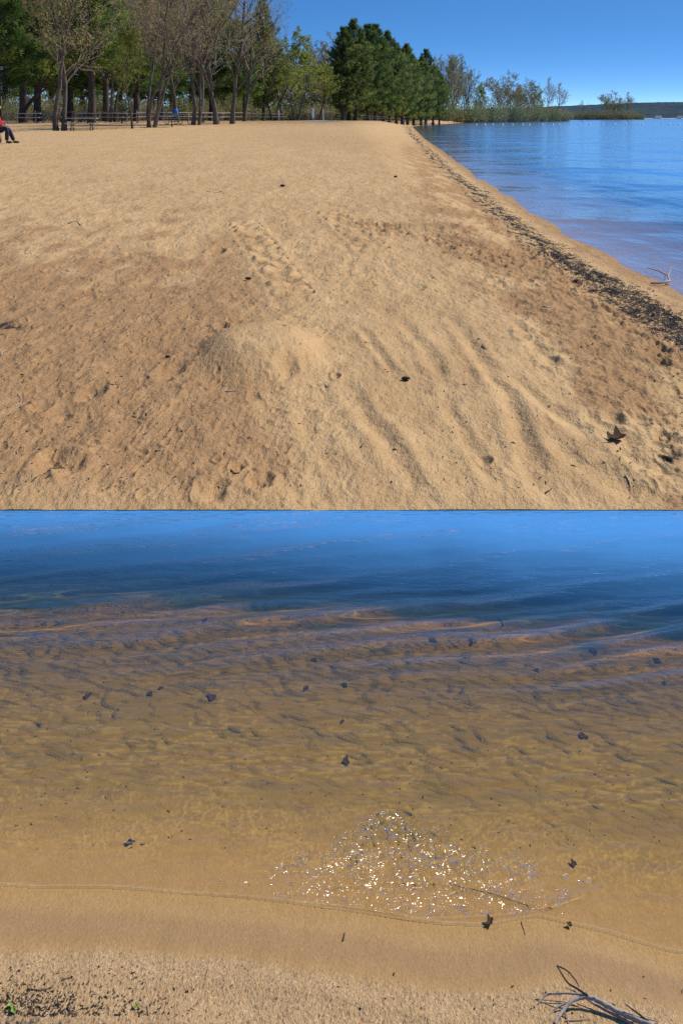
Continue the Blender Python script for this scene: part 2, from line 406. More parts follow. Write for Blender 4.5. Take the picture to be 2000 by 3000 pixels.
def spaced(y0, y1, n):            # rows that get closer together towards the viewer
    return 1/np.linspace(1/y0, 1/y1, n)
def fan(inner, n, outer, k):
    a = np.linspace(-inner, inner, n); e = np.geomspace(inner*1.06, outer, k)
    return np.concatenate([-e[::-1], a, e])

SAND = sand_material()
rows = np.concatenate([spaced(5.56, 300, 900), np.linspace(330, 900, 20)])
t = fan(0.275, 860, 1.6, 26)
Yg, Tg = np.meshgrid(rows, t, indexing='ij'); Xg = Tg*Yg
Zg, mk = sand_h(Xg, Yg)
sk = lambda a: np.vstack([a[:1], a])
Xs = sk(Xg); Ys = sk(Yg); Zs = np.vstack([np.full((1, Zg.shape[1]), -0.9), Zg])
grid_obj('beach', Xs, Ys, Zs, SAND, {k: sk(v) for k, v in mk.items()})

# near shore and bed of the inlet in front
_WX = np.array([-3000, 0, 300, 600, 1000, 1300, 1450, 1600, 1800, 2000, 5000])
_WY = np.array([2640, 2668, 2680, 2700, 2745, 2790, 2800, 2775, 2815, 2872, 3150])
def waterline(X):
    """y of the water's edge on the near side"""
    Y = np.full(np.shape(X), 2.7)
    for _ in range(12):
        Y = H0*F/(np.interp(1000+F*X/Y, _WX, _WY)-HY)
    return Y
def bed_h(X, Y):
    W = waterline(X) + 0.012*noise(X/0.25, Y*0, 201)
    e = Y - W
    dp = np.interp(e, [-2.5, -0.35, 0, 0.03, 0.25, 0.6, 1.0, 1.7, 2.0, 2.4, 2.9, 8], [-0.10, -0.022, -0.003, 0.0005, 0.014, 0.031, 0.060, 0.12, 0.18, 0.36, 0.75, 0.9])
    z = -dp
    V = Y*0.42
    dry = 1-ss(-0.2, -0.02, e)
    z = z + dry*(fbm(X/0.12, V/0.12, 3, 211)*0.003 + 0.0045*np.exp(-((e+0.21+0.03*noise(X/0.4, Y*0, 213))/0.03)**2))
    # low bed ridges laid out as a caustic net, also painted pale
    wv = X*0.25 + V*1.0 + 0.05*fbm(X/0.35, V/0.2, 3, 221)
    rip_caustic = np.sin(wv*2*math.pi/0.0125 + 4.2*fbm(X/0.10, V/0.035, 3, 223))
    rz = ss(0.16, 0.30, e)*(1-ss(0.8, 1.7, e))
    wx = 0.5*noise(X/0.06, Y/0.05, 226)
    net = np.clip(1-4.2*np.abs(noise(X/0.026+wx, Y/0.024+wx, 227)), 0, 1)          # small caustic cells close to the edge
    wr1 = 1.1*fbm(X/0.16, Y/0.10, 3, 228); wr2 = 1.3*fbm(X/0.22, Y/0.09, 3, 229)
    l1 = (0.5+0.5*np.sin(2*math.pi*(Y/0.034 + X*2.2 + wr1)))**10                        # long caustic lines further in
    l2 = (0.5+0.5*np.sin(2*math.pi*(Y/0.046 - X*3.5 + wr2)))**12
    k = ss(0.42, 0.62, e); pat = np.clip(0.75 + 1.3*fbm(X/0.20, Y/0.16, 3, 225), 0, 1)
    caustic_lines = np.clip(net**1.5*(1-k) + np.maximum(l1, 0.8*l2)*k, 0, 1)*pat*rz; rip_caustic = caustic_lines*2
    z = z + 0.0012*rip_caustic*rz
    return z, dict(wet=ss(-0.17, -0.11, e + 0.02*noise(X/0.12, V/0.05, 241)), caustic_net=caustic_lines, e=e, z0=-dp)
rows = spaced(1.3, 5.557, 640)
t = fan(0.29, 640, 1.8, 20)
Yb, Tb = np.meshgrid(rows, t, indexing='ij'); Xb = Tb*Yb
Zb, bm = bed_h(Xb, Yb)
PXb = 1000+F*Xb/Yb; PYb = HY+F*(H0-Zb)/Yb
nz = fbm(Xb/0.3, Yb*0.42/0.1, 4, 231)
deep_blue = ss(1.72, 2.05, bm['e'] + 0.22*nz)
sheen = np.exp(-((bm['e']+0.05)/0.07)**2)
deb = np.exp(-((PXb-40)/260)**2)*ss(2900, 3010, PYb)*0.52 + 0.30*ss(2925, 3000, PYb)*(1-ss(350, 900, PXb)) + 0.12*(bm['e'] < -0.1)*ss(0.1, 0.5, nz)
SHO = grid_obj('shore', Xb, Yb, Zb, shore_material(), dict(wet=bm['wet'], caustic_net=bm['caustic_net'], deep_blue=deep_blue, sheen=sheen, rim_lift=np.exp(-((bm['e']-0.1015)/0.0055)**2)*(0.7+0.6*nz), under=ss(0.06, 0.115, bm['e']), algae=ss(0.2, 0.6, bm['e'])*(1-ss(1.3, 1.8, bm['e'])), debris=np.clip(deb*0.66, 0, 1)))

SHO.cycles.is_caustics_receiver = True
# inlet water with its waves
def pool_h(X, Y):
    V = Y*0.42
    PX = 1000+F*X/Y; PY = HY+F*H0/Y
    e = Y-waterline(X)
    far = ss(0.9, 2.0, e)
    ph = 2*math.pi*(Y*1.0 - X*0.33 + 0.10*fbm(X/0.9, Y/0.7, 2, 301))
    z = far*(0.0042*np.sin(ph/0.31 + 0.8*noise(X/0.8, Y/0.5, 302)) + 0.0032*np.sin(ph/0.17 + 1.7 + 1.5*noise(X/0.5, Y/0.4, 303)))
    z += far*0.0011*np.sin(2*math.pi*(Y*1.02 - X*0.28 + 0.05*fbm(X/0.5, Y/0.4, 2, 304))/0.105)
    z += (0.25+0.75*far)*0.0022*fbm(X/0.24, Y/0.10, 3, 305)
    # small wavelet running up the sand
    patch = ss(2350, 2480, PY + 0.55*np.abs(PX-1150)*-1*(PX < 1150) - 0.22*np.clip(PX-1150, 0, None))*(1-ss(2670, 2700, PY))
    inx = ss(860, 960, PX)*(1-ss(1480, 1620, PX))
    tri = np.interp(PY, [2360, 2470, 2540, 2600, 2690], [0.05, 0.42, 0.85, 1.0, 0.7])
    cx = np.interp(PY, [2360, 2690], [1140, 1230])
    patch = ss(1.75, 0.55, np.abs(PX-cx)/(340*tri) + 0.55*fbm(X/0.06, Y/0.09, 3, 309))*ss(2355, 2400, PY)*(1-ss(2665, 2700, PY))
    crest = np.interp(PX, [1000, 1130, 1330, 1460, 1550, 1620, 1700, 1760], [2590, 2575, 2577, 2610, 2645, 2652, 2622, 2600])
    lip = np.interp(PX, [850, 1010, 1160, 1250, 1450, 1560, 1700, 1760], [2640, 2668, 2688, 2692, 2682, 2672, 2622, 2600])
    on = ss(850, 1050, PX)*(1-ss(1680, 1740, PX))
    z += on*0.0036*np.exp(-np.abs((PY-crest)/10.0)**1.5) + ss(870, 1000, PX)*(1-ss(1560, 1690, PX))*0.0028*np.exp(-np.abs((PY-lip+6)/9.0)**1.5)
    shal = ss(0.05, 0.30, e)*(1-ss(1.2, 2.2, e))
    wx = 0.7*noise(X/0.12, Y/0.10, 311)
    z += (1.7-0.9*ss(0.5, 1.1, e))*shal*(0.0009*noise(X/0.095+wx, Y/0.052+wx, 312) + 0.0006*noise(X/0.22+wx-Y*3, Y/0.055, 314))
    z += ss(0.08, 0.22, e)*(1-ss(0.55, 1.1, e))*(0.0003*noise(X/0.046+wx, Y/0.028-wx, 316) + 0.0003*noise(X/0.06-wx+Y*4, Y/0.03, 317))
    z += patch*0.0006*fbm(X/0.03, Y/0.05, 2, 307)
    z *= ss(5.556, 5.30, Y)
    chop = np.clip(patch, 0, 1)
    return z, patch, chop
rows = spaced(2.3, 5.556, 620); t = fan(0.285, 620, 1.8, 20)
Yw, Tw = np.meshgrid(rows, t, indexing='ij'); Xw = Tw*Yw
Zw, patch, chop = pool_h(Xw, Yw)
dep = np.clip(-bed_h(Xw, Yw)[1]['z0'], 0, 2)
wk = dep > 0.0046                 # the sheet ends where only a film is left
def pool_bump(b):
    ch = b.attr('chop'); calm = b.attr('calm')
    v = b.pos((1, 0.5, 1)); v2 = b.pos((1, 2.4, 1), rot=(0, 0, math.radians(-12)))
    n1 = b.bump(b.noise(v2, 14, 3, 0.6, 0.4), 0.0075, None, calm)
    n2 = b.bump(b.noise(v, 62, 2, 0.55, 0.4), 0.0020, n1, ch)
    # steep little capillary ripples of the wavelet
    pv = b.n('ShaderNodeSeparateXYZ'); b.l(b.n('ShaderNodeNewGeometry').outputs['Position'], pv.inputs[0])
    lam = 0.038; p0 = b.pos()
    ph = b.math('ADD', b.math('MULTIPLY', pv.outputs[0], 0.70*2*math.pi/lam), b.math('MULTIPLY', pv.outputs[1], -0.71*2*math.pi/lam))
    ph = b.math('ADD', ph, b.math('MULTIPLY', b.noise(p0, 19, 2, 0.5), 15.0))
    amp = b.ramp(b.math('ADD', b.noise(p0, 30, 3, 0.65), b.math('MULTIPLY', b.math('SUBTRACT', ch, 1.0), 0.24)), [(0.35, 0.0), (0.50, 1.0)])
    ph2 = b.math('ADD', b.math('MULTIPLY', pv.outputs[0], 0.72*2*math.pi/0.037), b.math('MULTIPLY', pv.outputs[1], -0.69*2*math.pi/0.037))
    ph2 = b.math('ADD', ph2, b.math('MULTIPLY', b.noise(p0, 17, 2, 0.5), 11.0))
    saw = b.math('FRACT', b.math('MULTIPLY', ph, 1/(2*math.pi)))
    h = b.math('ADD', b.math('MULTIPLY', saw, b.math('MULTIPLY', amp, -6.9)), b.math('MULTIPLY', b.math('SINE', ph2), b.math('MULTIPLY', amp, b.ramp(b.noise(p0, 21, 2, 0.6), [(0.45, 0.0), (0.65, 0.7)]))))
    return b.bump(h, 0.0035, n2, b.math('MULTIPLY', ch, 7.0, True))
IW = grid_obj('inlet_water', Xw, Yw, Zw, water_material('inlet_water', 1.42, 0.035, pool_bump, 0.15, True),
         dict(depth=dep, chop=chop, calm=0.06+0.94*ss(1.4, 2.4, Yw-waterline(Xw))), keep=wk)

IW.cycles.is_caustics_caster = True

# lake
rows = np.concatenate([spaced(5.562, 420, 420), np.geomspace(440, 9000, 60)])
u = np.linspace(0, 1, 220)**1.6
Yl = np.repeat(rows[:, None], len(u), 1)
x0 = np.minimum(shore(rows) - 1.2, 140); x0 = np.where(rows > 760, np.minimum(x0, -0.4*rows), x0)
x1 = 0.9*rows + 25
Xl = x0[:, None] + u[None, :]*(x1-x0)[:, None]
sl = Xl - shore(Yl)
dl = np.clip(-base_h(Xl, Yl), 0, 4)
Zl = (0.004*np.sin(2*math.pi*(Xl*0.9+Yl*0.10+0.25*fbm(Xl/1.5, Yl/6, 2, 401))/0.8)*ss(0.1, 1.2, sl) + 0.004*fbm(Xl/0.5, Yl/2.5, 2, 403))*(1-ss(40, 120, Yl))
def lake_bump(b):
    v = b.pos((1.0, 0.30, 1), rot=(0, 0, math.radians(8)))
    n0 = b.bump(b.noise(b.pos((1, 0.8, 1), rot=(0, 0, math.radians(5))), 0.16, 2, 0.5, 0.4), 0.30)
    n1 = b.bump(b.noise(v, 0.9, 3, 0.55, 0.5), 0.045, n0)
    n2 = b.bump(b.noise(v, 4.0, 3, 0.6, 0.4), 0.014, n1)
    return n2
grid_obj('lake_water', Xl, Yl, Zl, water_material('lake_water', 1.34, 0.10, lake_bump), dict(depth=dl))

# far hills
def hills():
    x = np.linspace(-1500, 4200, 420); y = np.concatenate([np.linspace(2990, 3600, 60), np.linspace(3700, 5000, 10)])
    Y, X = np.meshgrid(y, x, indexing='ij')
    crest = np.interp(X, [-1500, 300, 480, 560, 640, 760, 900, 1100, 2000, 4200], [16, 22, 26, 30, 33, 40, 41, 43, 46, 36])
    p = ss(2990, 3060, Y)*0.30 + ss(3050, 3560, Y)*0.70
    Z = p*(crest*1.0 + 2.5*fbm(X/150, Y/150, 3, 501)) + np.clip(fbm(X/9, Y/14, 3, 503), -0.5, 1)*2.2*ss(2990, 3030, Y)
    Z = np.where(Y < 3000, -1, Z) + 0.3
    m, nt, out = nodes('hazy_hill_forest'); b = NB(nt)
    v = b.pos(); c = b.mix(b.ramp(b.noise(v, 0.05, 5, 0.7), [(0.35, 0.0), (0.65, 1.0)]), (0.030, 0.050, 0.072), (0.060, 0.090, 0.105))  # blue air haze mixed into the forest colour
    c = b.mix(b.ramp(b.noise(v, 0.012, 3, 0.5), [(0.5, 0.0), (0.7, 0.6)]), c, (0.075, 0.090, 0.070))
    d = b.n('ShaderNodeBsdfDiffuse'); b.l(c, d.inputs[0]); b.l(d.outputs[0], out.inputs[0])
    grid_obj('hills', X, Y, Z, m, smooth=False)
hills()

# ------------------------------------------------------------------ vegetation
BARK_DARK = bark_mat('bark_dark', (0.045, 0.036, 0.030), (0.12, 0.095, 0.078))
BARK_GREY = bark_mat('bark_grey', (0.065, 0.054, 0.045), (0.18, 0.15, 0.125))
TWIG = simple('twig_bark', (0.30, 0.245, 0.165), 0.9, 0.3, 2)
TWIG_PALE = simple('pale_twig_bark', (0.36, 0.30, 0.20), 0.9, 0.3, 2)
L_WPINE = leaf_mat('white_pine_needles', (0.055, 0.110, 0.030), (0.135, 0.225, 0.050), (0.26, 0.32, 0.07), 0.5)
L_RPINE = leaf_mat('red_pine_needles', (0.045, 0.085, 0.024), (0.13, 0.18, 0.046), (0.28, 0.31, 0.085), 0.5)
L_BUD = leaf_mat('opening_red_buds', (0.30, 0.18, 0.08), (0.40, 0.29, 0.12), (0.36, 0.38, 0.11), 0.45)
L_OLIVE = leaf_mat('opening_olive_leaves', (0.20, 0.17, 0.06), (0.27, 0.25, 0.08), (0.32, 0.33, 0.10), 0.45)
L_LIME = leaf_mat('young_lime_leaves', (0.17, 0.21, 0.035), (0.27, 0.31, 0.055), (0.40, 0.42, 0.09), 0.5)
L_SHRUB = leaf_mat('shrub_leaves', (0.12, 0.135, 0.038), (0.20, 0.22, 0.06), (0.29, 0.30, 0.085), 0.45)

def unit(v): return v/(np.linalg.norm(v, axis=-1, keepdims=True)+1e-9)

def blades(mb, C, D, count, length, width, spread, mat, tint):
    """needle tufts: count slim triangles at each centre C around direction D"""
    n = len(C); C = np.repeat(C, count, 0); D = np.repeat(D, count, 0); T = np.repeat(tint, count)
    d = unit(D + rng.normal(0, spread, (n*count, 3)))
    l = length*rng.uniform(0.6, 1.25, (n*count, 1)); w = width*rng.uniform(0.7, 1.3, (n*count, 1))
    sd = unit(np.cross(d, rng.normal(0, 1, (n*count, 3))))
    base = C + rng.normal(0, length*0.15, (n*count, 3))
    a = base + d*l*0.45 - sd*w; b_ = base + d*l*0.45 + sd*w; tip = base + d*l
    v = np.stack([base, b_, tip, a], 1).reshape(-1, 3)
    f = np.arange(n*count*4).reshape(-1, 4)
    mb.add(v, f, mat, np.repeat(np.clip(T + rng.normal(0, 0.08, len(T)), 0, 1), 4))

def leaves(mb, P, size, mat, tint):
    n = len(P); a = unit(rng.normal(0, 1, (n, 3))); b_ = unit(np.cross(a, rng.normal(0, 1, (n, 3))))
    s = size*rng.uniform(0.6, 1.4, (n, 1))
    v = np.stack([P-a*s, P-b_*s*0.55, P+a*s, P+b_*s*0.55], 1).reshape(-1, 3)
    mb.add(v, np.arange(n*4).reshape(-1, 4), mat, np.repeat(tint, 4))

def pine(name, H, low, R, kind, mats, seed):
    """a conifer: tapered trunk, whorls of limbs, needle tufts on each limb"""
    global rng
    rng = np.random.default_rng(seed)
    root = empty(name, (0, 0, 0))
    tr = MB(); cr = MB()
    z = np.linspace(0, H*0.98, 14); wob = np.cumsum(rng.normal(0, 0.03, (14, 2)), 0)
    tp = np.c_[wob[:, 0], wob[:, 1], z]
    rad = (0.30*H/16)*(1-z/H*0.93)**0.9 + 0.05*np.exp(-z/0.4)
    tr.tube(tp, rad, 8)
    C = []; D = []; T = []
    zz = low*H
    while zz < H*0.985:
        f = (zz-low*H)/(H*(1-low))
        if kind == 'white': prof = (0.85+0.3*f) if f < 0.4 else (1.0-(f-0.4)/0.6)**0.75*0.94+0.06
        else: prof = (0.75+0.6*f) if f < 0.42 else max(0.07, (1-((f-0.42)/0.58)**1.35))
        k = rng.integers(4, 7) if kind == 'white' else rng.integers(5, 8)
        a0 = rng.uniform(0, 6.28)
        for j in range(k):
            if rng.random() < (0.16 if kind == 'white' else 0.06): continue
            az = a0 + j*6.283/k + rng.normal(0, 0.22)
            L = max(0.25, R*prof*rng.uniform(0.62, 1.15))
            rise = (0.05+0.55*f if kind == 'white' else 0.10+0.75*f) + rng.normal(0, 0.08)
            h = np.array([math.cos(az), math.sin(az), 0])
            q = np.linspace(0, 1, 5)
            b0 = np.array([np.interp(zz, z, tp[:, 0]), np.interp(zz, z, tp[:, 1]), zz])
            pts = b0 + h*L*q[:, None] + np.array([0, 0, 1])*(L*(rise*q + (0.18 if kind == 'white' else 0.25)*q**3))[:, None]
            tr.tube(pts, np.linspace(0.028+0.012*L, 0.008, 5), 4, cap=False)
            lt = np.clip(rng.normal(0.5, 0.26), 0.05, 0.95)
            if rng.random() < 0.12 and kind == 'red': continue
            m = int(3 + L*(6.0 if kind == 'white' else 5.0))
            q = rng.uniform(0.28, 1.0, m)**0.75
            sidev = np.cross(h, [0, 0, 1])
            side = rng.normal(0, 0.30, m)*L*q*(0.62 if kind == 'white' else 0.5)
            cc = b0 + h*(L*q)[:, None] + sidev*side[:, None]
            cc[:, 2] += L*(rise*q + 0.2*q**3) + rng.normal(0.04, 0.10, m)
            C.append(cc); D.append(np.repeat((h*(0.9 if kind == 'white' else 0.55) + np.array([0, 0, 0.35 if kind == 'white' else 0.9]))[None], m, 0)); T.append(np.clip(lt+rng.normal(0, 0.12, m) + 0.15*(q-0.7), 0, 1))
        zz += H*(0.030 if kind == 'white' else 0.027)*rng.uniform(0.7, 1.3)
    C = np.vstack(C); D = np.vstack(D); T = np.concatenate(T)
    if kind == 'white': blades(cr, C, unit(D), 20, 0.46, 0.026, 0.55, 0, T)
    else: blades(cr, C, unit(D), 17, 0.42, 0.026, 0.45, 0, T)
    tr.build('trunk', mats[0], root, True); cr.build('crown', mats[1], root)
    return root

def broadleaf(name, H, stems, mats, seed, spread=1.0, nch=(9, 6, 5), leaf=(6, 0.06), mid=0.5, r0=None, low=0.25, lean=0.12, up=0.10, lt=(0.5, 0.25), tw=1.0):
    """a deciduous tree: forked trunk with three orders of limbs; fine twigs and leaves form the crown"""
    global rng
    rng = np.random.default_rng(seed)
    root = empty(name, (0, 0, 0)); tr = MB(); cr = MB(); tips = []
    segs = (10, 6, 4, 3); wobs = (0.085, 0.14, 0.18, 0.20)
    def grow(b0, d, L, r, lev):
        n = segs[lev]; pts = [b0]; dirs = []
        for i in range(n):
            d = unit(d + rng.normal(0, wobs[lev], 3) + np.array([0, 0, up*(1.0 if lev else 0.3)])); dirs.append(d)
            pts.append(pts[-1] + d*L/n)
        pts = np.array(pts); rad = np.linspace(r, r*(0.22 if lev else 0.30), n+1)
        if lev == 0: rad = rad + 0.35*r*np.exp(-np.linspace(0, L, n+1)/0.35)
        rad = np.maximum(rad, 0.006*tw)
        (tr if lev < 2 else cr).tube(pts, rad*(tw if lev > 1 else 1), (8, 5, 3, 3)[lev], 0, 0.5, cap=lev < 1)
        if lev == 3 or (lev == 2 and nch[2] == 0): tips.append((pts[-1], pts[-2])); return
        for j in range(nch[lev]):
            t0 = low if lev == 0 else 0.22
            t = t0 + (1-t0)*(j+rng.uniform(0, 1))/nch[lev]
            k = min(n-1, int(t*n)); p = pts[k] + (pts[k+1]-pts[k])*(t*n-k)
            side = unit(np.cross(dirs[k], rng.normal(0, 1, 3)))
            a = rng.uniform(0.5, 0.95)*spread if lev == 0 else rng.uniform(0.45, 0.95)
            cd = unit(dirs[k]*math.cos(a) + side*math.sin(a))
            cl = L*rng.uniform(0.75, 1.2)*((0.60-0.36*t)*(0.55+0.45*spread) if lev == 0 else 0.50-0.20*t)
            grow(p, cd, max(0.25, cl), np.interp(t, np.linspace(0, 1, n+1), rad)*rng.uniform(0.42, 0.62), lev+1)
    r0 = r0 or 0.016*H
    for s_ in range(stems):
        az = s_*6.283/stems + rng.uniform(-0.4, 0.4); ln = lean if stems > 1 else 0.03
        b0 = np.array([math.cos(az), math.sin(az), 0])*(0.16*r0*8 if stems > 1 else 0)
        grow(b0 - np.array([0, 0, 0.1]), unit(np.array([math.cos(az)*ln, math.sin(az)*ln, 1])), H*rng.uniform(0.82, 1.0)/1.05, r0*rng.uniform(0.8, 1.05)/max(1, stems)**0.35, 0)
    if leaf[0] > 0 and tips:
        A = np.array([q[0] for q in tips]); B = np.array([q[1] for q in tips])
        k = leaf[0]; n = len(A)
        f = rng.uniform(0, 1.15, (n, k, 1)); P = (B[:, None]*(1-f) + A[:, None]*f + rng.normal(0, 0.07, (n, k, 3))).reshape(-1, 3)
        ct = np.clip(rng.normal(lt[0], lt[1], n), 0, 1)
        leaves(cr, P, leaf[1], 1, np.clip(np.repeat(ct, k) + rng.normal(0, 0.1, n*k), 0, 1))
    tr.build('trunk', mats[0], root, True); cr.build('crown', [mats[1], mats[2]], root)
    return root

def shrub(name, H, R, n, mats, seed, lsize=0.06, leafn=9):
    global rng
    rng = np.random.default_rng(seed)
    root = empty(name, (0, 0, 0)); st = MB(); cr = MB(); P = []; T = []
    for i in range(n):
        az = rng.uniform(0, 6.283); q = math.sqrt(rng.random()); b0 = np.array([math.cos(az), math.sin(az), 0])*R*0.55*q
        h = H*rng.uniform(0.55, 1.0)*(1-0.35*q*q)
        d = unit(np.array([math.cos(az)*0.45*q, math.sin(az)*0.45*q, 1])+rng.normal(0, 0.12, 3))
        pts = [b0]
        for k in range(4):
            d = unit(d + rng.normal(0, 0.10, 3)); pts.append(pts[-1]+d*h/4)
        pts = np.array(pts); st.tube(pts, np.linspace(0.018, 0.005, 5), 3, 0, cap=False)
        f = rng.uniform(0.15, 1.05, leafn); k = np.clip((f*4).astype(int), 0, 3)
        p = pts[k] + (pts[k+1]-pts[k])*(f*4-k)[:, None] + rng.normal(0, 0.14, (leafn, 3))
        P.append(p); T.append(np.clip(rng.normal(0.5, 0.22)+rng.normal(0, 0.08, leafn)+0.2*(f-0.5), 0, 1))
    leaves(cr, np.vstack(P), lsize, 0, np.concatenate(T))
    st.build('stem', mats[0], root); cr.build('foliage', mats[1], root)
    return root

PROTO = dict(
    wp1=lambda: pine('white_pine', 17, 0.17, 3.6, 'white', (BARK_DARK, L_WPINE), 101),
    wp2=lambda: pine('white_pine', 17, 0.24, 3.2, 'white', (BARK_DARK, L_WPINE), 102),
    rp1=lambda: pine('red_pine', 14, 0.10, 2.5, 'red', (BARK_DARK, L_RPINE), 111),
    rp2=lambda: pine('red_pine', 14, 0.07, 2.7, 'red', (BARK_DARK, L_RPINE), 112),
    ma=lambda: broadleaf('budding_maple', 11.5, 2, (BARK_GREY, TWIG, L_BUD), 121, 1.15, (14, 8, 5), (3, 0.060), r0=0.19, low=0.30, lean=0.07),
    mb=lambda: broadleaf('budding_maple', 12, 4, (BARK_GREY, TWIG, L_BUD), 122, 0.95, (11, 8, 5), (2, 0.060), r0=0.20, low=0.30, lean=0.20),
    mc=lambda: broadleaf('budding_maple', 13, 2, (BARK_GREY, TWIG, L_OLIVE), 123, 1.05, (14, 8, 5), (3, 0.060), r0=0.17, low=0.22, lean=0.06, lt=(0.65, 0.25)),
    md=lambda: broadleaf('budding_maple', 13, 1, (BARK_GREY, TWIG, L_OLIVE), 124, 1.1, (20, 8, 5), (3, 0.060), r0=0.17, low=0.18, lt=(0.45, 0.25)),
    li=lambda: broadleaf('young_leafed_tree', 8.5, 1, (BARK_DARK, TWIG, L_LIME), 131, 1.0, (16, 8, 5), (11, 0.085), r0=0.13, low=0.22),
    lj=lambda: broadleaf('young_leafed_tree', 8.5, 2, (BARK_DARK, TWIG, L_LIME), 132, 0.9, (13, 8, 5), (10, 0.080), r0=0.12, low=0.22, lean=0.2),
    ba=lambda: broadleaf('bare_tree', 15, 4, (BARK_GREY, TWIG_PALE, L_OLIVE), 141, 0.72, (11, 7, 5), (5, 0.10), r0=0.24, low=0.18, lean=0.13, up=0.14, tw=1.9),
    bb=lambda: broadleaf('bare_tree', 14, 5, (BARK_GREY, TWIG_PALE, L_OLIVE), 142, 1.0, (11, 8, 5), (6, 0.10), r0=0.22, low=0.18, lean=0.36, tw=1.9),
    bc=lambda: broadleaf('bare_tree', 12, 1, (BARK_GREY, TWIG_PALE, L_BUD), 143, 1.2, (16, 7, 5), (2, 0.10), r0=0.20, low=0.18, tw=1.8),
    bl=lambda: broadleaf('young_leafed_tree', 12, 2, (BARK_DARK, TWIG, L_LIME), 144, 1.0, (13, 7, 5), (6, 0.14), r0=0.18, low=0.15, lean=0.15, tw=1.5),
    s1=lambda: shrub('willow_shrub', 3.2, 2.6, 260, (TWIG, L_SHRUB), 151, 0.075, 9),
    s2=lambda: shrub('willow_shrub', 2.6, 2.2, 220, (TWIG, L_OLIVE), 152, 0.07, 8),
)
_made = {}
def tree(key, px, Y, label, cat='tree', group=None, s=1.0, rz=None, name=None, lean=None, py=None):
    x = (px-1000)/F*Y
    z = float(base_h(np.array([x]), np.array([Y]))[0])
    if key not in _made: o = _made[key] = PROTO[key]()
    else: o = copy_tree(_made[key])
    o.location = (x, Y, max(z, -0.02)); o.rotation_euler = (0, 0, random.uniform(0, 6.28) if rz is None else rz)
    if lean: o.rotation_euler = lean
    o.scale = (s,)*3 if not hasattr(s, '__len__') else s
    if 'group' in o: del o['group']
    return tag(o, label, cat, group)

GW = 'white pines behind the picnic tables'; GM = 'budding maples along the back of the beach'; GR = 'red pines in the dark row'
tree('ma', 176, 82, 'frontmost maple, two dark stems with reddish buds, beside the nearest picnic table', group=GM, rz=0.1)
tree('mb', 443, 90, 'multi-stemmed maple with spreading grey limbs right of the thin sapling', group=GM, rz=0.6)
tree('mc', 575, 97, 'budding maple with a V of two trunks, between two picnic tables', group=GM, rz=0.2)
tree('md', 634, 99, 'straight single maple at the sand edge, next right of the V-trunked maple', group=GM, rz=1.0)
tree('md', 680, 101, 'budding maple at the end of the maple line beside the open sand', group=GM, rz=3.0, s=0.97)
tree('mc', 520, 120, 'budding maple deeper in the grove behind the multi-stemmed maple', group=GM, rz=2.4)
tree('md', 715, 128, 'olive budding maple behind the end of the maple line', group=GM, rz=4.4, s=0.95)
tree('md', 590, 140, 'tall olive budding maple in the back row of the grove', group=GM, rz=5.4, s=1.15)
tree('mc', 330, 116, 'budding maple behind the thin sapling, among the white pines', group=GM, rz=3.9, s=0.95)
tree('li', 388, 87, 'thin sapling with lime leaves between the two nearest maples', s=(0.55, 0.55, 0.75), rz=1.0)
W = [(-10, 104, 1.0, 'white pine at the very left with yellowish lower boughs'), (68, 112, 1.08, 'white pine behind the leaning trunk'),
     (110, 124, 1.1, 'white pine behind the front two-stemmed maple, left of the thick trunk'), (268, 108, 1.05, 'thick-trunked white pine beside the picnic tables'),
     (205, 130, 1.1, 'white pine just behind the thick-trunked one, far side of the fence'), (312, 126, 1.0, 'forked looking white pine right of the thick-trunked pine'),
     (400, 132, 1.0, 'white pine behind the thin sapling'), (470, 140, 1.0, 'dark white pine seen through the multi-stemmed maple'),
     (620, 150, 1.0, 'white pine with low green boughs behind the straight maples'), (716, 146, 0.62, 'small white pine with low soft boughs at the end of the maples')]
for i, (px, Y, s, l) in enumerate(W): tree(('wp1', 'wp2')[i % 2], px, Y, l, group=GW, s=s)
BK = [(15, 160, 'white pine in the far back row behind the leftmost pine'), (150, 172, 'far white pine between the front maple and the thick-trunked pine'), (240, 168, 'far white pine left of the thick trunk'),
      (350, 175, 'far white pine in the gap left of the thin sapling'), (445, 180, 'far white pine right behind the multi-stemmed maple'), (505, 190, 'far white pine over the blue bin'), (655, 185, 'far white pine behind the end of the maple line')]
for i, (px, Y, l) in enumerate(BK): tree(('wp1', 'wp2')[i % 2], px, Y, l, group=GW, s=(1.25, 1.25, 1.0))
tree('rp1', 772, 150, 'tall narrow pine rising above the maples at the edge of the sky', s=(0.72, 0.72, 0.96))
tree('wp2', 560, 165, 'white pine far back in the grove behind the V-trunked maple', group=GW, s=1.0)
tree('lj', 800, 150, 'slanting young tree with sparse yellow-green leaves below the tall narrow pine', s=1.1, rz=0.5)
tree('li', 828, 152, 'lime-leafed tree with a crooked dark trunk by the fence', s=0.95, rz=2.0)
tree('lj', 868, 165, 'lime-leafed tree next to the two white posts', s=1.05, rz=3.1)
tree('li', 935, 172, 'bright lime bushy tree touching the first red pine', s=(0.95, 0.95, 0.8), rz=4.0)
tree('bc', 955, 205, 'brown leafless tree rising behind the bright lime tree', s=1.0, rz=1.0)
tree('ba', 925, 230, 'grey bare tree at the back left of the red pines', s=0.8, rz=1.0)
RP = [(1003, 200, 0.93), (1042, 203, 1.10), (1022, 214, 0.95), (1078, 214, 1.0), (1100, 222, 1.06), (1122, 230, 0.95), (1140, 238, 1.02), (1160, 247, 1.02),
      (1178, 256, 1.0), (1194, 266, 1.02), (1210, 276, 0.98), (1232, 292, 1.0), (1246, 305, 1.10), (1268, 316, 0.98), (1286, 330, 0.86)]
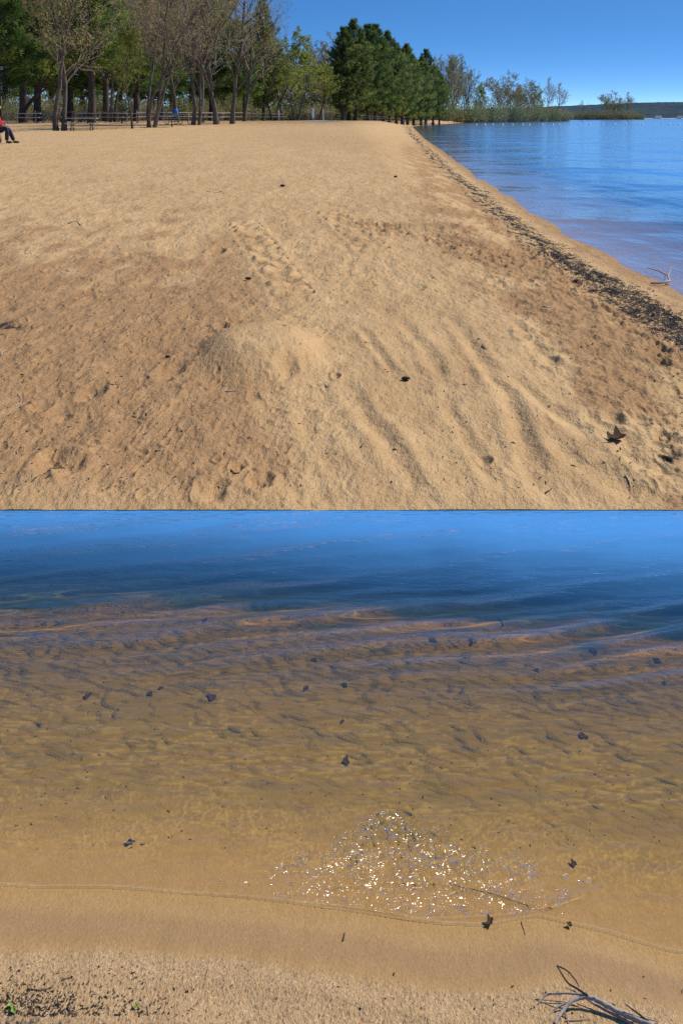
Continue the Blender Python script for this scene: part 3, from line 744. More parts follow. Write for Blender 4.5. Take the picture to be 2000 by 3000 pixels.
ords = ['first', 'second', 'third', 'fourth', 'fifth', 'sixth', 'seventh', 'eighth', 'ninth', 'tenth', 'eleventh', 'twelfth', 'thirteenth', 'fourteenth', 'fifteenth']
for i, (px, Y, s) in enumerate(sorted(RP)):
    l = 'dark red pine, %s from the lime tree along the row' % ords[i]
    tree(('rp1', 'rp2')[(i*2+i//3) % 2], px, Y, l, group=GR, s=(s*1.12, s*1.12, s*(1.04 + 0.07*math.sin(i*2.3))))
GB = 'bare trees on the far point'
tree('ba', 1300, 440, 'tall bare multi-stemmed tree next to the last red pine', group=GB, s=1.25)
tree('ba', 1330, 460, 'tallest bare grey tree on the point, fanning into the sky', group=GB, s=1.35, rz=2)
tree('bl', 1315, 430, 'yellow-green leafing tree in front of the tall bare trees', s=0.9)
tree('ba', 1368, 475, 'bare tree with an open crown right of the tallest one', group=GB, s=1.15, rz=4)
tree('bl', 1405, 500, 'slender pale green tree standing alone before the wide bare trees', s=(0.9, 0.9, 1.2))
tree('bb', 1480, 560, 'wide round bare tree of many stems over the shrubs', group=GB, s=(1.65, 1.65, 1.3))
tree('bb', 1525, 575, 'second wide bare tree leaning into its round neighbour', group=GB, s=(1.45, 1.45, 1.15), rz=2)
tree('bl', 1568, 590, 'fresh green tree slanting over the water', s=1.1, rz=0.4)
tree('bc', 1600, 620, 'thin bare tree just right of the slanting green tree', group=GB, s=(1.1, 1.1, 1.5))
tree('bc', 1630, 640, 'lone fan-shaped bare tree at the tip of the point', group=GB, s=1.35, rz=2)
tree('bl', 1625, 635, 'low lime-leafed tree overhanging the tip of the point', s=(1.1, 1.1, 0.6))
tree('bb', 1790, 1180, 'rounded bare tree on the low islet before the hills', group=GB, s=(2.1, 2.1, 1.6))
tree('bc', 1832, 1180, 'spreading thin tree beside the rounded one on the islet', group=GB, s=1.8)
tree('bc', 1710, 1150, 'small reddish bare tree at the near end of the islet', group=GB, s=1.2)
# islet that carries them
def islet():
    x = np.linspace(190, 275, 50); y = np.linspace(1120, 1240, 20); Y, X = np.meshgrid(y, x, indexing='ij')
    q = np.hypot((X-232)/42, (Y-1180)/58)
    grid_obj('islet', X, Y, 1.0 - 2.2*q**2 + 0.2*noise(X/6, Y/6, 9), simple('islet_earth', (0.16, 0.13, 0.07), 0.9, 0.3, 0.3))
islet()
SH = [(1330, 440, 1.3), (1362, 448, 1.3), (1395, 470, 1.5), (1425, 485, 1.7), (1455, 500, 1.6), (1490, 515, 1.7), (1520, 540, 1.6), (1550, 560, 1.6), (1580, 575, 1.5), (1612, 595, 1.5), (1645, 625, 1.6), (1300, 400, 1.1)]
SL = ['olive shrub where the sand spit meets the trees', 'olive shrub below the open bare tree', 'olive shrub behind the end of the sand spit', 'broad olive shrub left of the wide bare trees',
      'tallest olive shrub at the water below the round bare tree', 'olive shrub under the round bare tree', 'olive shrub under the leaning bare tree', 'olive shrub at the foot of the slanting green tree',
      'olive shrub past the slanting green tree', 'olive shrub below the fan-shaped tree', 'outermost olive shrub at the tip of the point', 'small olive shrub beside the last red pine']
for i, ((px, Y, s), l) in enumerate(sorted(zip(SH, SL))):
    tree(('s1', 's2')[i % 2], px, Y, l, 'shrub', 'shrubs along the far point', s=(s*1.7, s*1.7, s*1.75))
for px, Y, s, l in [(1660, 1140, 3.0, 'first brown shrub of the islet next to the point'), (1715, 1160, 3.6, 'brown shrub behind the small reddish tree'), (1850, 1170, 3.4, 'brown shrub low beside the last one of the islet'), (1690, 1150, 3.4, 'brown shrub at the near end of the islet'), (1740, 1150, 4.0, 'wide brown shrub before the small reddish tree'), (1785, 1150, 4.2, 'brown shrub under the rounded islet tree'),
                    (1830, 1150, 3.8, 'brown shrub under the spreading islet tree'), (1872, 1160, 2.4, 'last low brown shrub of the islet by open water')]:
    tree('s2', px, Y, l, 'shrub', 'shrubs on the islet', s=(s*1.3, s*1.3, s))
BU = [(20, 150, 'shrub behind the fence at the far left'), (95, 155, 'shrub behind the leaning trunk'), (170, 150, 'shrub behind the front maple beyond the fence'), (235, 160, 'yellowish shrub left of the thick pine trunk'),
      (330, 150, 'shrub right of the thick pine trunk'), (425, 158, 'shrub behind the multi-stemmed maple'), (540, 160, 'shrub near the blue bin'), (610, 170, 'shrub behind the straight maples'), (690, 175, 'shrub at the end of the maples'),
      (800, 190, 'shrub behind the wire fence'), (870, 195, 'dark shrub behind the two white posts'), (940, 190, 'shrub under the bright lime tree')]
for i, (px, Y, l) in enumerate(BU): tree(('s1', 's2')[i % 2], px, Y, l, 'shrub', 'shrubs behind the fence', s=(1.3, 1.3, 0.95 + 0.1*(i % 3)))

def backwood():
    """the far brush that reads as one mass behind the grove"""
    global rng
    rng = np.random.default_rng(77)
    mb = MB(); n = 4200
    X = rng.uniform(-95, 14, n); Y = rng.uniform(235, 300, n); hh = np.where(X < (Y-235)*0.05-6, 10.0, 7.5) + 3*fbm(X/8, Y/40, 2, 5)
    X = np.where(X > (Y-235)*0.1 - 1, X-30, X)
    m_ = rng.random(n) < 0.25; Y = np.where(m_, rng.uniform(205, 345, n), Y); X = np.where(m_, (Y-200)*0.176 - rng.uniform(3.5, 16, n), X)
    X[:350] = rng.uniform(8, 50, 350); Y[:350] = rng.uniform(415, 520, 350); hh = np.where(np.arange(n) < 350, 6.0, hh)
    k = 16
    P = np.repeat(np.c_[X, Y, np.ones(n)*1.0], k, 0); P[:, 2] += rng.uniform(0, 1, n*k)**1.3*np.repeat(np.clip(hh, 1, 13), k); P[:, :2] += rng.normal(0, 0.8, (n*k, 2))
    leaves(mb, P, 0.30, 0, np.clip(np.repeat(rng.normal(0.5, 0.25, n), k), 0, 1))
    tag(mb.build('far_brush', leaf_mat('brush_leaves', (0.075, 0.085, 0.03), (0.15, 0.16, 0.05), (0.22, 0.22, 0.07), 0.4)), kind='stuff')
backwood()

# leaning dead trunk at the left
def leaning():
    Y = 107.0; p = lambda px, py: np.array([(px-1000)/F*Y, Y, H0-(py-HY)/F*Y])
    root = empty('leaning_tree', tuple(p(63, 350)), 0, 'dark leafless trunk leaning sideways and forking, behind the left tables', 'tree')
    o = p(63, 350); mb = MB()
    mb.tube(np.array([p(60, 352), p(72, 322), p(92, 294), p(112, 272)])-o, [0.22, 0.17, 0.15, 0.12], 7)
    a = MB(); a.tube(np.array([p(110, 274), p(125, 252), p(140, 230), p(148, 205)])-o, [0.11, 0.09, 0.07, 0.03], 6)
    a.tube(np.array([p(108, 276), p(128, 263), p(146, 252), p(165, 236)])-o, [0.10, 0.08, 0.06, 0.03], 6)
    mb.build('trunk', BARK_DARK, root, True); a.build('branch', BARK_DARK, root, True)
leaning()

# ------------------------------------------------------------------ furniture
WOOD_GREY = simple('weathered_wood', (0.50, 0.45, 0.39), 0.85, 0.25, 5)
IRON = simple('dark_steel_tube', (0.030, 0.028, 0.028), 0.5, 0.2, 8, spec=0.5)
WHITE = simple('white_paint', (0.78, 0.78, 0.76), 0.5, 0.05, 3)
def ground_at(px, Y):
    x = (px-1000)/F*Y; return np.array([x, Y, float(base_h(np.array([x]), np.array([Y]))[0])])
def make_table():
    root = empty('picnic_table', (0, 0, 0))
    tb = MB()
    for k in range(5): tb.box((0, -0.31+k*0.155, 0.745), (1.85, 0.145, 0.04))
    tb.build('table_top', WOOD_GREY, root)
    for s in (-1, 1):
        b = MB()
        for k in (-1, 1): b.box((0, s*0.72+k*0.075, 0.435), (1.85, 0.14, 0.04))
        b.build('bench', WOOD_GREY, root)
    for s in (-1, 1):
        fr = MB(); x = s*0.58
        for q in (-1, 1):
            fr.tube([(x, q*0.30, 0.72), (x, q*0.33, 0.30), (x, q*0.42, 0.06), (x, q*0.62, 0.025), (x, q*0.80, 0.08), (x, q*0.84, 0.30), (x, q*0.80, 0.41), (x, q*0.58, 0.41)], 0.026, 6)
        fr.tube([(x, -0.38, 0.72), (x, 0.38, 0.72)], 0.024, 6)
        fr.tube([(x, -0.33, 0.32), (x, 0.33, 0.32)], 0.024, 6)
        fr.build('leg_frame', IRON, root, True)
    br = MB(); br.tube([(-0.58, 0, 0.32), (0, 0, 0.68), (0.58, 0, 0.32)], 0.018, 5); br.build('brace', IRON, root)
    return root
TB = [(240, 82, 0.05, 'nearest picnic table, alone on the open sand beside the front maple'), (-53, 49, 0.35, 'picnic table with a pink bottle, beside the seated person'),
      (82, 103, 0.1, 'picnic table between the leaning trunk and the front maple'), (140, 108, -0.1, 'dark picnic table just behind the front maple'),
      (255, 106, 0.3, 'picnic table against the thick pine trunk'), (338, 110, -0.2, 'picnic table behind the thin sapling, nearer the fence'),
      (380, 103, 0.1, 'grey-topped picnic table just right of the thin sapling'), (478, 91, 0.15, 'picnic table right beside the multi-stemmed maple'),
      (522, 99, 0.7, 'tilted looking picnic table between the multi-stemmed and the V-trunked maples'), (618, 103, 0.0, 'picnic table half hidden by the straight maple'),
      (655, 106, 0.1, 'picnic table between the last two maples'), (755, 135, 0.2, 'picnic table on the sand edge right of the maples'), (805, 150, 0.6, 'picnic table by the wire fence and the crooked lime tree'),
      (1075, 205, 0.1, 'picnic table under the first red pines'), (1105, 212, 0.4, 'picnic table next along under the red pines'), (1140, 230, 0.1, 'picnic table midway along the red pines'), (1238, 290, 0.2, 'farthest picnic table under the last red pines')]
t0 = None
for px, Y, rz, l in TB:
    if t0 is None: o = t0 = make_table()
    else: o = copy_tree(t0)
    o.location = ground_at(px, Y); o.rotation_euler = (0, 0, rz); tag(o, l, 'picnic table', 'picnic tables under the trees')

def fence(px0, px1, Y0, Y1, n, h, label, rails, postr, mat, wire=False):
    a = ground_at(px0, Y0); b = ground_at(px1, Y1)
    root = empty('wire_fence' if wire else 'rail_fence', tuple(a), 0, label, 'fence')
    tops = []
    for i in range(n):
        f = i/(n-1); x, y = a[0]+(b[0]-a[0])*f, a[1]+(b[1]-a[1])*f
        z = float(base_h(np.array([x]), np.array([y]))[0]); p = np.array([x, y, z])-a
        m = MB(); hh = h*random.uniform(0.95, 1.08); lx = random.uniform(-0.03, 0.03)
        m.tube([p-np.array([0, 0, 0.2]), p+np.array([lx*0.5, 0, hh*0.5]), p+np.array([lx, 0, hh])], [postr*1.1, postr, postr*0.85], 6)
        m.build('post', mat, root); tops.append(p)
    for r in rails:
        m = MB(); q = np.array([p+np.array([0, -postr-0.02, r*h+random.uniform(-0.02, 0.02)]) for p in tops])
        m.tube(q, 0.012 if wire else 0.032, 5); m.build('rail', mat, root)
    if wire:
        m = MB(); L = 140
        for i in range(L):
            f = i/(L-1)*(n-1); k = min(n-2, int(f)); p = tops[k]+(tops[k+1]-tops[k])*(f-k)+np.array([0, -0.02, 0])
            m.tube([p+np.array([0, 0, 0.05]), p+np.array([0, 0, h*0.95])], 0.006, 3)
        m.build('mesh', mat, root)
FENCE_W = simple('fence_wood', (0.30, 0.265, 0.225), 0.9, 0.3, 4)
fence(-60, 372, 114, 116, 17, 0.95, 'grey post and rail fence behind the left picnic tables', (0.45, 0.88), 0.06, FENCE_W)
fence(400, 770, 122, 150, 12, 0.95, 'rail fence behind the maples, right of the thin sapling', (0.45, 0.88), 0.055, FENCE_W)
fence(775, 1000, 168, 172, 20, 0.95, 'thin dark wire fence behind the two white posts', (0.05, 0.5, 0.97), 0.035, IRON, True)

def white_post(px, Y, w, h, label, board):
    p = ground_at(px, Y); root = empty('sign_post', tuple(p), 0.1, label, 'sign post')
    m = MB(); m.box((0, 0, h/2-0.1), (w*0.5 if board else w, 0.09, h+0.2)); m.build('post', WHITE if not board else FENCE_W, root)
    if board:
        m = MB(); m.box((0, -0.062, h*0.62), (w, 0.03, h*0.8)); m.build('board', WHITE, root)
white_post(917, 152, 0.23, 1.42, 'wider white notice board on a wooden post at the start of the grey mat', True)
white_post(947, 152, 0.10, 1.25, 'slim plain white post right of the notice board', False)
white_post(817, 150, 0.10, 1.2, 'slim white post before the crooked lime tree', False)
def mat_path():
    a = unproject(905, 352); b = unproject(972, 361)
    n = 24; f = np.linspace(0, 1, n); cx = -14.3*152/152 + 0*f
    A = np.array([(885-1000)/F*165, 165.0]); B = np.array([(975-1000)/F*128, 128.0])
    P = A + (B-A)*f[:, None]; wv = np.array([1.3, 0.4])
    E = np.linspace(-1, 1, 5)
    X = P[:, 0][:, None] + wv[0]*E[None, :]; Y = P[:, 1][:, None] + wv[1]*E[None, :]
    grid_obj('access_path', X, Y, base_h(X, Y)+0.035, simple('grey_mat', (0.30, 0.36, 0.45), 0.8, 0.15, 3))
mat_path()
def bin_():
    p = ground_at(513, 118); root = empty('rubbish_bin', tuple(p), 0.2, 'small blue bin on a stake behind the V-trunked maple', 'bin')
    m = MB(); m.tube([(0, 0, 0.55), (0, 0, 0.6), (0, 0, 1.05), (0, 0, 1.12)], [0.2, 0.24, 0.27, 0.22], 12); m.build('drum', simple('blue_plastic', (0.03, 0.14, 0.50), 0.45, 0.1, 3), root, True)
    m = MB(); m.tube([(0, 0.26, -0.1), (0, 0.26, 1.1)], 0.03, 6); m.build('stake', IRON, root)
bin_()
def red_table():
    p = ground_at(213, 112)
    o = copy_tree(t0); o.location = p; o.rotation_euler = (0, 0, 0.05); o.scale = (1.5, 1, 1)
    mr = simple('maroon_paint', (0.12, 0.018, 0.022), 0.6, 0.2, 4)
    for c in o.children:
        if c.name.startswith(('table_top', 'bench')):
            c.data = c.data.copy(); c.data.materials[0] = mr
    tag(o, 'long maroon-painted picnic table in the shade by the rail fence', 'picnic table', 'picnic tables under the trees')
red_table()

# buoys
def buoys():
    root0 = None
    m0 = simple('buoy_white', (0.85, 0.85, 0.83), 0.4, 0.05, 2); m1 = simple('buoy_dark_band', (0.10, 0.13, 0.2), 0.5, 0.1, 2)
    xs = [1395, 1420, 1443, 1472, 1501, 1531, 1550, 1588, 1619, 1637, 1671, 1697, 1727, 1766, 1800, 1833, 1870, 1881, 1940, 1961, 1988]
    for i, px in enumerate(xs):
        Y = 300 + i*0.8; x = (px-1000)/F*Y
        if root0 is None:
            root0 = o = empty('buoy', (0, 0, 0)); th = np.linspace(0.001, math.pi-0.001, 9)
            m = MB(); m.tube(np.c_[np.zeros(9), np.zeros(9), 0.06-0.20*np.cos(th)], 0.24*np.sin(th), 12); m.build('float', m0, o, True)
            m = MB(); m.tube([(0, 0, 0.035), (0, 0, 0.085)], [0.246, 0.246], 12, cap=False); m.build('band', m1, o, True)
        else: o = copy_tree(root0)
        o.location = (x, Y, 0.0)
        tag(o, 'small white buoy in the swimming line across the lake', 'buoy', 'buoys of the swimming line')
buoys()
def cottage():
    for px, w, l in [(1928, 14, 'tiny pale lakeside house with a brown roof on the far shore'), (1990, 10, 'tiny white shed at the far right of the opposite shore')]:
        x = (px-1000)/F*2985; root = empty('lake_house', (x, 2985, 0.5), 0, l, 'house')
        m = MB(); m.box((0, 0, 1.8), (w, 8, 3.6)); m.build('wall', WHITE, root)
        m = MB(); m.add([(-w/2-.5, -4.6, 3.6), (w/2+.5, -4.6, 3.6), (w/2+.5, 0, 6), (-w/2-.5, 0, 6), (-w/2-.5, 4.6, 3.6), (w/2+.5, 4.6, 3.6)], [[0, 1, 2, 3], [3, 2, 5, 4]]); m.add([(-w/2, -4, 3.6), (-w/2, 4, 3.6), (-w/2, 0, 5.8), (w/2, -4, 3.6), (w/2, 4, 3.6), (w/2, 0, 5.8)], [[0, 2, 1], [3, 4, 5]])
        m.build('roof', simple('brown_roof', (0.2, 0.13, 0.10), 0.8, 0.1, 1), root)
    x = np.linspace(560, 900, 60); y = np.linspace(2960, 3000, 6); Y, X = np.meshgrid(y, x, indexing='ij')
    grid_obj('far_beach', X, Y, -0.6+1.3*ss(2960, 2996, Y)+0*X + 0.5*noise(X/30, Y/30, 4), simple('far_sand', (0.62, 0.50, 0.36), 0.9, 0.2, 0.05))
cottage()

# ------------------------------------------------------------------ people
SKIN = simple('skin', (0.52, 0.32, 0.23), 0.6, 0.08, 4); NAVY = simple('navy_cloth', (0.022, 0.026, 0.045), 0.85, 0.25, 12)
RED = simple('red_cloth', (0.60, 0.035, 0.03), 0.85, 0.15, 8); SHOE = simple('dark_shoe', (0.06, 0.06, 0.05), 0.7, 0.2, 8)
JEAN = simple('blue_denim', (0.06, 0.10, 0.20), 0.9, 0.2, 8); HAIR = simple('brown_hair', (0.06, 0.035, 0.02), 0.7, 0.2, 10)
def skin_mesh(name, verts, edges, radii, mat, parent, root_i=0, sub=2):
    me = bpy.data.meshes.new(name); me.from_pydata([tuple(v) for v in verts], edges, []); me.materials.append(mat)
    o = bpy.data.objects.new(name, me); COL.objects.link(o); o.parent = parent
    md = o.modifiers.new('skin', 'SKIN'); md.use_smooth_shade = True
    lay = me.skin_vertices[0].data
    for i, r in enumerate(radii):
        lay[i].radius = (r, r) if not hasattr(r, '__len__') else r
        lay[i].use_root = (i == root_i)
    sb = o.modifiers.new('smooth', 'SUBSURF'); sb.levels = sub; sb.render_levels = sub
    return o
def hand(parent, w, d, mat, r=0.009):
    """five fingers growing from a palm at w along d"""
    d = np.array(d)/np.linalg.norm(d); sx = np.cross(d, [0, 0, 1.0]); sx /= np.linalg.norm(sx)+1e-9; nrm = np.cross(sx, d)
    V = [w, w+d*0.05, w+d*0.09]; E = [(0, 1), (1, 2)]; R = [0.024, 0.034, 0.030]
    for k, (o_, l_) in enumerate([(-0.03, 0.06), (-0.01, 0.075), (0.01, 0.072), (0.03, 0.058)]):
        b = len(V); V += [w+d*0.095+sx*o_, w+d*(0.095+l_*0.55)+sx*o_*1.1-nrm*0.01, w+d*(0.095+l_*0.9)+sx*o_*1.1-nrm*0.03]; E += [(2, b), (b, b+1), (b+1, b+2)]; R += [r*1.1, r, r*0.8]
    b = len(V); V += [w+d*0.04-sx*0.045, w+d*0.075-sx*0.065-nrm*0.01]; E += [(1, b), (b, b+1)]; R += [r*1.3, r]
    return skin_mesh('hand', V, E, R, mat, parent, 0, 1)

def seated_person():
    Y = 48.0; g = ground_at(0, Y); g[1] -= 0.05
    root = empty('person', tuple(g), 0.0, 'person in a red top and dark trousers sitting at the left edge, legs stretched out', 'person')
    # +x is the way the person faces; sits on the near bench, 0.45 m up
    hip = np.array([-0.10, 0, 0.53]); chest = np.array([-0.14, 0, 0.95]); neck = np.array([-0.11, 0, 1.10]); head = np.array([-0.06, 0, 1.27])
    V = [hip, (hip+chest)/2, chest, neck, neck+np.array([0.02, 0, 0.07]), head, head+np.array([0.01, 0, 0.07]), head+np.array([0.10, 0, -0.035])]
    E = [(0, 1), (1, 2), (2, 3), (3, 4), (4, 5), (5, 6), (5, 7)]; R = [(0.15, 0.13), (0.14, 0.12), (0.17, 0.12), 0.06, 0.055, 0.098, 0.085, 0.03]
    for s in (-1, 1):
        b = len(V); V += [hip+np.array([0.02, s*0.09, 0]), np.array([0.29, s*0.12, 0.50]), np.array([0.47, s*0.13, 0.10]) if s > 0 else np.array([0.28, s*0.11, 0.10])]
        E += [(0, b), (b, b+1), (b+1, b+2)]; R += [0.095, 0.07, 0.045]
        b = len(V); V += [chest+np.array([0, s*0.18, 0.06]), np.array([-0.02, s*0.26, 0.72]), np.array([0.20, s*0.17, 0.62])]; E += [(2, b), (b, b+1), (b+1, b+2)]; R += [0.055, 0.042, 0.028]
    skin_mesh('body', V, E, R, SKIN, root)
    V = [hip+np.array([0, 0, 0.03]), (hip+chest)/2, chest, neck-np.array([0, 0, 0.02])]; E = [(0, 1), (1, 2), (2, 3)]; R = [(0.175, 0.15), (0.165, 0.145), (0.195, 0.145), 0.075]
    for s in (-1, 1):
        b = len(V); V += [chest+np.array([0, s*0.185, 0.06]), np.array([-0.02, s*0.265, 0.72]), np.array([0.16, s*0.18, 0.63])]; E += [(2, b), (b, b+1), (b+1, b+2)]; R += [0.07, 0.058, 0.042]
        hand(root, np.array([0.20, s*0.17, 0.62]), (1, -s*0.1, -0.3), SKIN)
    skin_mesh('jumper', V, E, R, RED, root)
    V = [hip]; E = []; R = [(0.17, 0.15)]
    for s in (-1, 1):
        k = np.array([0.29, s*0.12, 0.50]); a = np.array([0.47, s*0.13, 0.09]) if s > 0 else np.array([0.28, s*0.11, 0.09])
        b = len(V); V += [hip+np.array([0.04, s*0.09, 0]), k, (k+a)/2, a]; E += [(0, b), (b, b+1), (b+1, b+2), (b+2, b+3)]; R += [0.115, 0.085, 0.078, 0.070]
        f = a+np.array([0.02, 0, -0.03])
        skin_mesh('shoe', [f+np.array([-0.06, 0, 0]), f+np.array([0.05, 0, -0.01]), f+np.array([0.18, 0, -0.02])], [(0, 1), (1, 2)], [0.045, 0.048, 0.035], SHOE, root, 0, 1)
    skin_mesh('trousers', V, E, R, NAVY, root)
    skin_mesh('hair', [head+np.array([-0.03, 0, 0.02]), head+np.array([-0.02, 0, 0.09]), head+np.array([-0.09, 0, -0.04])], [(0, 1), (0, 2)], [0.10, 0.09, 0.06], HAIR, root)
    tg = ground_at(-53, 49); o = empty('drink_bottle', (tg[0]+0.247+0.63, 49-0.676+0.23, tg[2]+0.457), 0, 'bright pink drink bottle standing on the bench by the seated person', 'bottle')
    m = MB(); m.tube([(0, 0, 0), (0, 0, 0.17), (0, 0, 0.19)], [0.04, 0.04, 0.03], 12); m.build('flask', simple('pink_plastic', (0.75, 0.03, 0.22), 0.4, 0.1, 3), o, True)
    m = MB(); m.tube([(0, 0, 0.191), (0, 0, 0.225)], [0.028, 0.024], 10); m.build('cap', simple('dark_cap', (0.1, 0.02, 0.05), 0.5, 0.1, 3), o, True)
seated_person()
def standing_person():
    g = ground_at(1182, 252)
    root = empty('person', tuple(g), 0.4, 'person in a navy jacket and blue trousers standing at the far end of the beach', 'person')
    V = [(0, 0, 0.95), (0, 0, 1.2), (0, 0, 1.38), (0, 0, 1.5), (0, -0.01, 1.62), (0, -0.01, 1.70), (0, -0.10, 1.60)]; E = [(0, 1), (1, 2), (2, 3), (3, 4), (4, 5), (4, 6)]
    R = [(0.13, 0.11), (0.13, 0.1), (0.16, 0.11), 0.055, 0.095, 0.08, 0.03]
    for s in (-1, 1):
        b = len(V); V += [(s*0.09, 0, 0.88), (s*0.10, -0.02, 0.48), (s*0.11, 0.01, 0.06), (s*0.11, -0.13, 0.03)]; E += [(0, b), (b, b+1), (b+1, b+2), (b+2, b+3)]; R += [0.09, 0.062, 0.042, 0.035]
        b = len(V); V += [(s*0.19, 0, 1.40), (s*0.25, 0.02, 1.12), (s*0.20, -0.14, 0.98)]; E += [(2, b), (b, b+1), (b+1, b+2)]; R += [0.055, 0.042, 0.028]
        hand(root, np.array([s*0.20, -0.14, 0.98]), (-s*0.3, -1, 0.1), SKIN)
    skin_mesh('body', V, E, R, SKIN, root)
    V = [(0, 0, 0.92), (0, 0, 1.2), (0, 0, 1.38), (0, 0, 1.48)]; E = [(0, 1), (1, 2), (2, 3)]; R = [(0.175, 0.145), (0.165, 0.14), (0.19, 0.14), 0.08]
    for s in (-1, 1):
        b = len(V); V += [(s*0.195, 0, 1.40), (s*0.255, 0.02, 1.12), (s*0.21, -0.12, 1.0)]; E += [(2, b), (b, b+1), (b+1, b+2)]; R += [0.072, 0.06, 0.045]
    skin_mesh('jacket', V, E, R, NAVY, root)
    V = [(0, 0, 0.93)]; E = []; R = [(0.15, 0.13)]
    for s in (-1, 1):
        b = len(V); V += [(s*0.09, 0, 0.86), (s*0.10, -0.02, 0.48), (s*0.11, 0.01, 0.08)]; E += [(0, b), (b, b+1), (b+1, b+2)]; R += [0.11, 0.08, 0.066]
        skin_mesh('shoe', [(s*0.11, 0.05, 0.045), (s*0.11, -0.17, 0.035)], [(0, 1)], [0.045, 0.035], SHOE, root, 0, 1)
    skin_mesh('trousers', V, E, R, JEAN, root)
    skin_mesh('hair', [(0, 0.02, 1.66), (0, 0.01, 1.73)], [(0, 1)], [0.10, 0.085], HAIR, root)
standing_person()

# ------------------------------------------------------------------ litter and small finds
def snap(px, py):
    """a point on the detailed beach"""
    q = unproject(px, py); z = float(sand_h(np.array([q[0]]), np.array([q[1]]))[0][0]); return np.array([q[0], q[1], z])
LITTER = simple('dark_litter', (0.062, 0.044, 0.031), 0.85, 0.5, 30)
STRAW = simple('pale_straw', (0.42, 0.34, 0.24), 0.8, 0.3, 20)
DRIFT = simple('grey_driftwood', (0.34, 0.29, 0.245), 0.8, 0.35, 60, 0.002)
LEAFD = simple('dead_leaf', (0.075, 0.042, 0.024), 0.85, 0.4, 40, spec=0.1)
def scatter(name, X, Y, Z, length, width, mats, pale=0.12, seed=5, stretch=1.0, lift=0.6):
    r = np.random.default_rng(seed); n = len(X)
    az = r.uniform(0, 6.283, n); l = length*np.exp(r.normal(0, 0.5, n)); w = width*r.uniform(0.5, 1.6, n)
    d = np.c_[np.cos(az), np.sin(az)*stretch, r.normal(0, 0.18, n)]*l[:, None]*0.5
    sd = np.c_[-np.sin(az), np.cos(az)*stretch, r.normal(0, 0.3, n)]*w[:, None]*0.5
    c = np.c_[X, Y, Z + w*lift]; up = np.c_[np.zeros(n), np.zeros(n), w*0.45]; k = r.normal(0, 0.15, n)[:, None]*sd*4
    v = np.stack([c-d-sd, c-d+sd, c+d+sd*0.5+k, c+d-sd*0.5+k, c+up*1.6+k*0.5, c-up], 1).reshape(-1, 3)
    f = np.array([[0, 1, 4], [1, 2, 4], [2, 3, 4], [3, 0, 4], [1, 0, 5], [2, 1, 5], [3, 2, 5], [0, 3, 5]])
    F_ = (np.arange(n)[:, None, None]*6 + f[None]).reshape(-1, 3); mi = np.repeat((r.random(n) < pale).astype(int), 8)
    mb = MB()
    mb.v = [v]; mb.f[3] = [F_]; mb.m[3] = [mi]; mb.t = [np.full(len(v), 0.5)]; mb.n = len(v)
    o = mb.build(name, mats); o['kind'] = 'stuff'; return o
r = np.random.default_rng(15)
n = 13000; Y = 1/r.uniform(1/140, 1/7.5, n); sd = 0.62+0.0015*Y + r.normal(0, 1, n)*(0.090+0.0024*Y)*(1+0.6*noise(Y/2.2, Y*0, 91)); X = shore(Y)-sd
k = (sd > 0.12) & (X/Y < 0.27); X, Y = X[k], Y[k]
scatter('wrack_debris', X, Y, sand_h(X, Y)[0], 0.026, 0.0045, [simple('brown_wrack', (0.085, 0.058, 0.036), 0.9, 0.5, 30), STRAW], 0.2, 1, 1.8)
n = 2600; Y = 1/r.uniform(1/85, 1/5.75, n); X = r.uniform(-0.27, 0.27, n)*Y; s_ = shore(Y)-X
wgt = 0.28 + 0.75*ss(-0.06, -0.16, X/Y*-1*-1) + 0.6*np.exp(-((s_-1.2)/0.5)**2)
k = (s_ > 0.9) & (r.random(n) < np.clip(wgt, 0.2, 1)); X, Y = X[k], Y[k]
scatter('beach_litter', X, Y, sand_h(X, Y)[0], 0.012, 0.0042, [LITTER, STRAW], 0.12, 2, 2.0)
n = 1200; px = np.concatenate([np.abs(r.normal(0, 230, n//2)), r.uniform(0, 2000, n//2)]); py = np.concatenate([3015-np.abs(r.normal(0, 55, n//2)), r.uniform(2850, 3000, n//2)])
keep = np.concatenate([np.ones(n//2, bool), r.random(n//2) < 0.05]); px, py = px[keep], py[keep]
Y = H0*F/(py-HY); X = (px-1000)/F*Y
scatter('shore_debris', X, Y, bed_h(X, Y)[0], 0.0042, 0.0018, [LITTER, STRAW], 0.12, 3, 1.5)
n = 420; px = r.uniform(-50, 2050, n); py = r.uniform(1800, 2480, n)
Y = H0*F/(py-HY); X = (px-1000)/F*Y
BD = scatter('bed_debris', X, Y, bed_h(X, Y)[0], 0.0040, 0.0020, [LITTER, LITTER], 0.0, 4, 1.8); BD.cycles.is_caustics_receiver = True

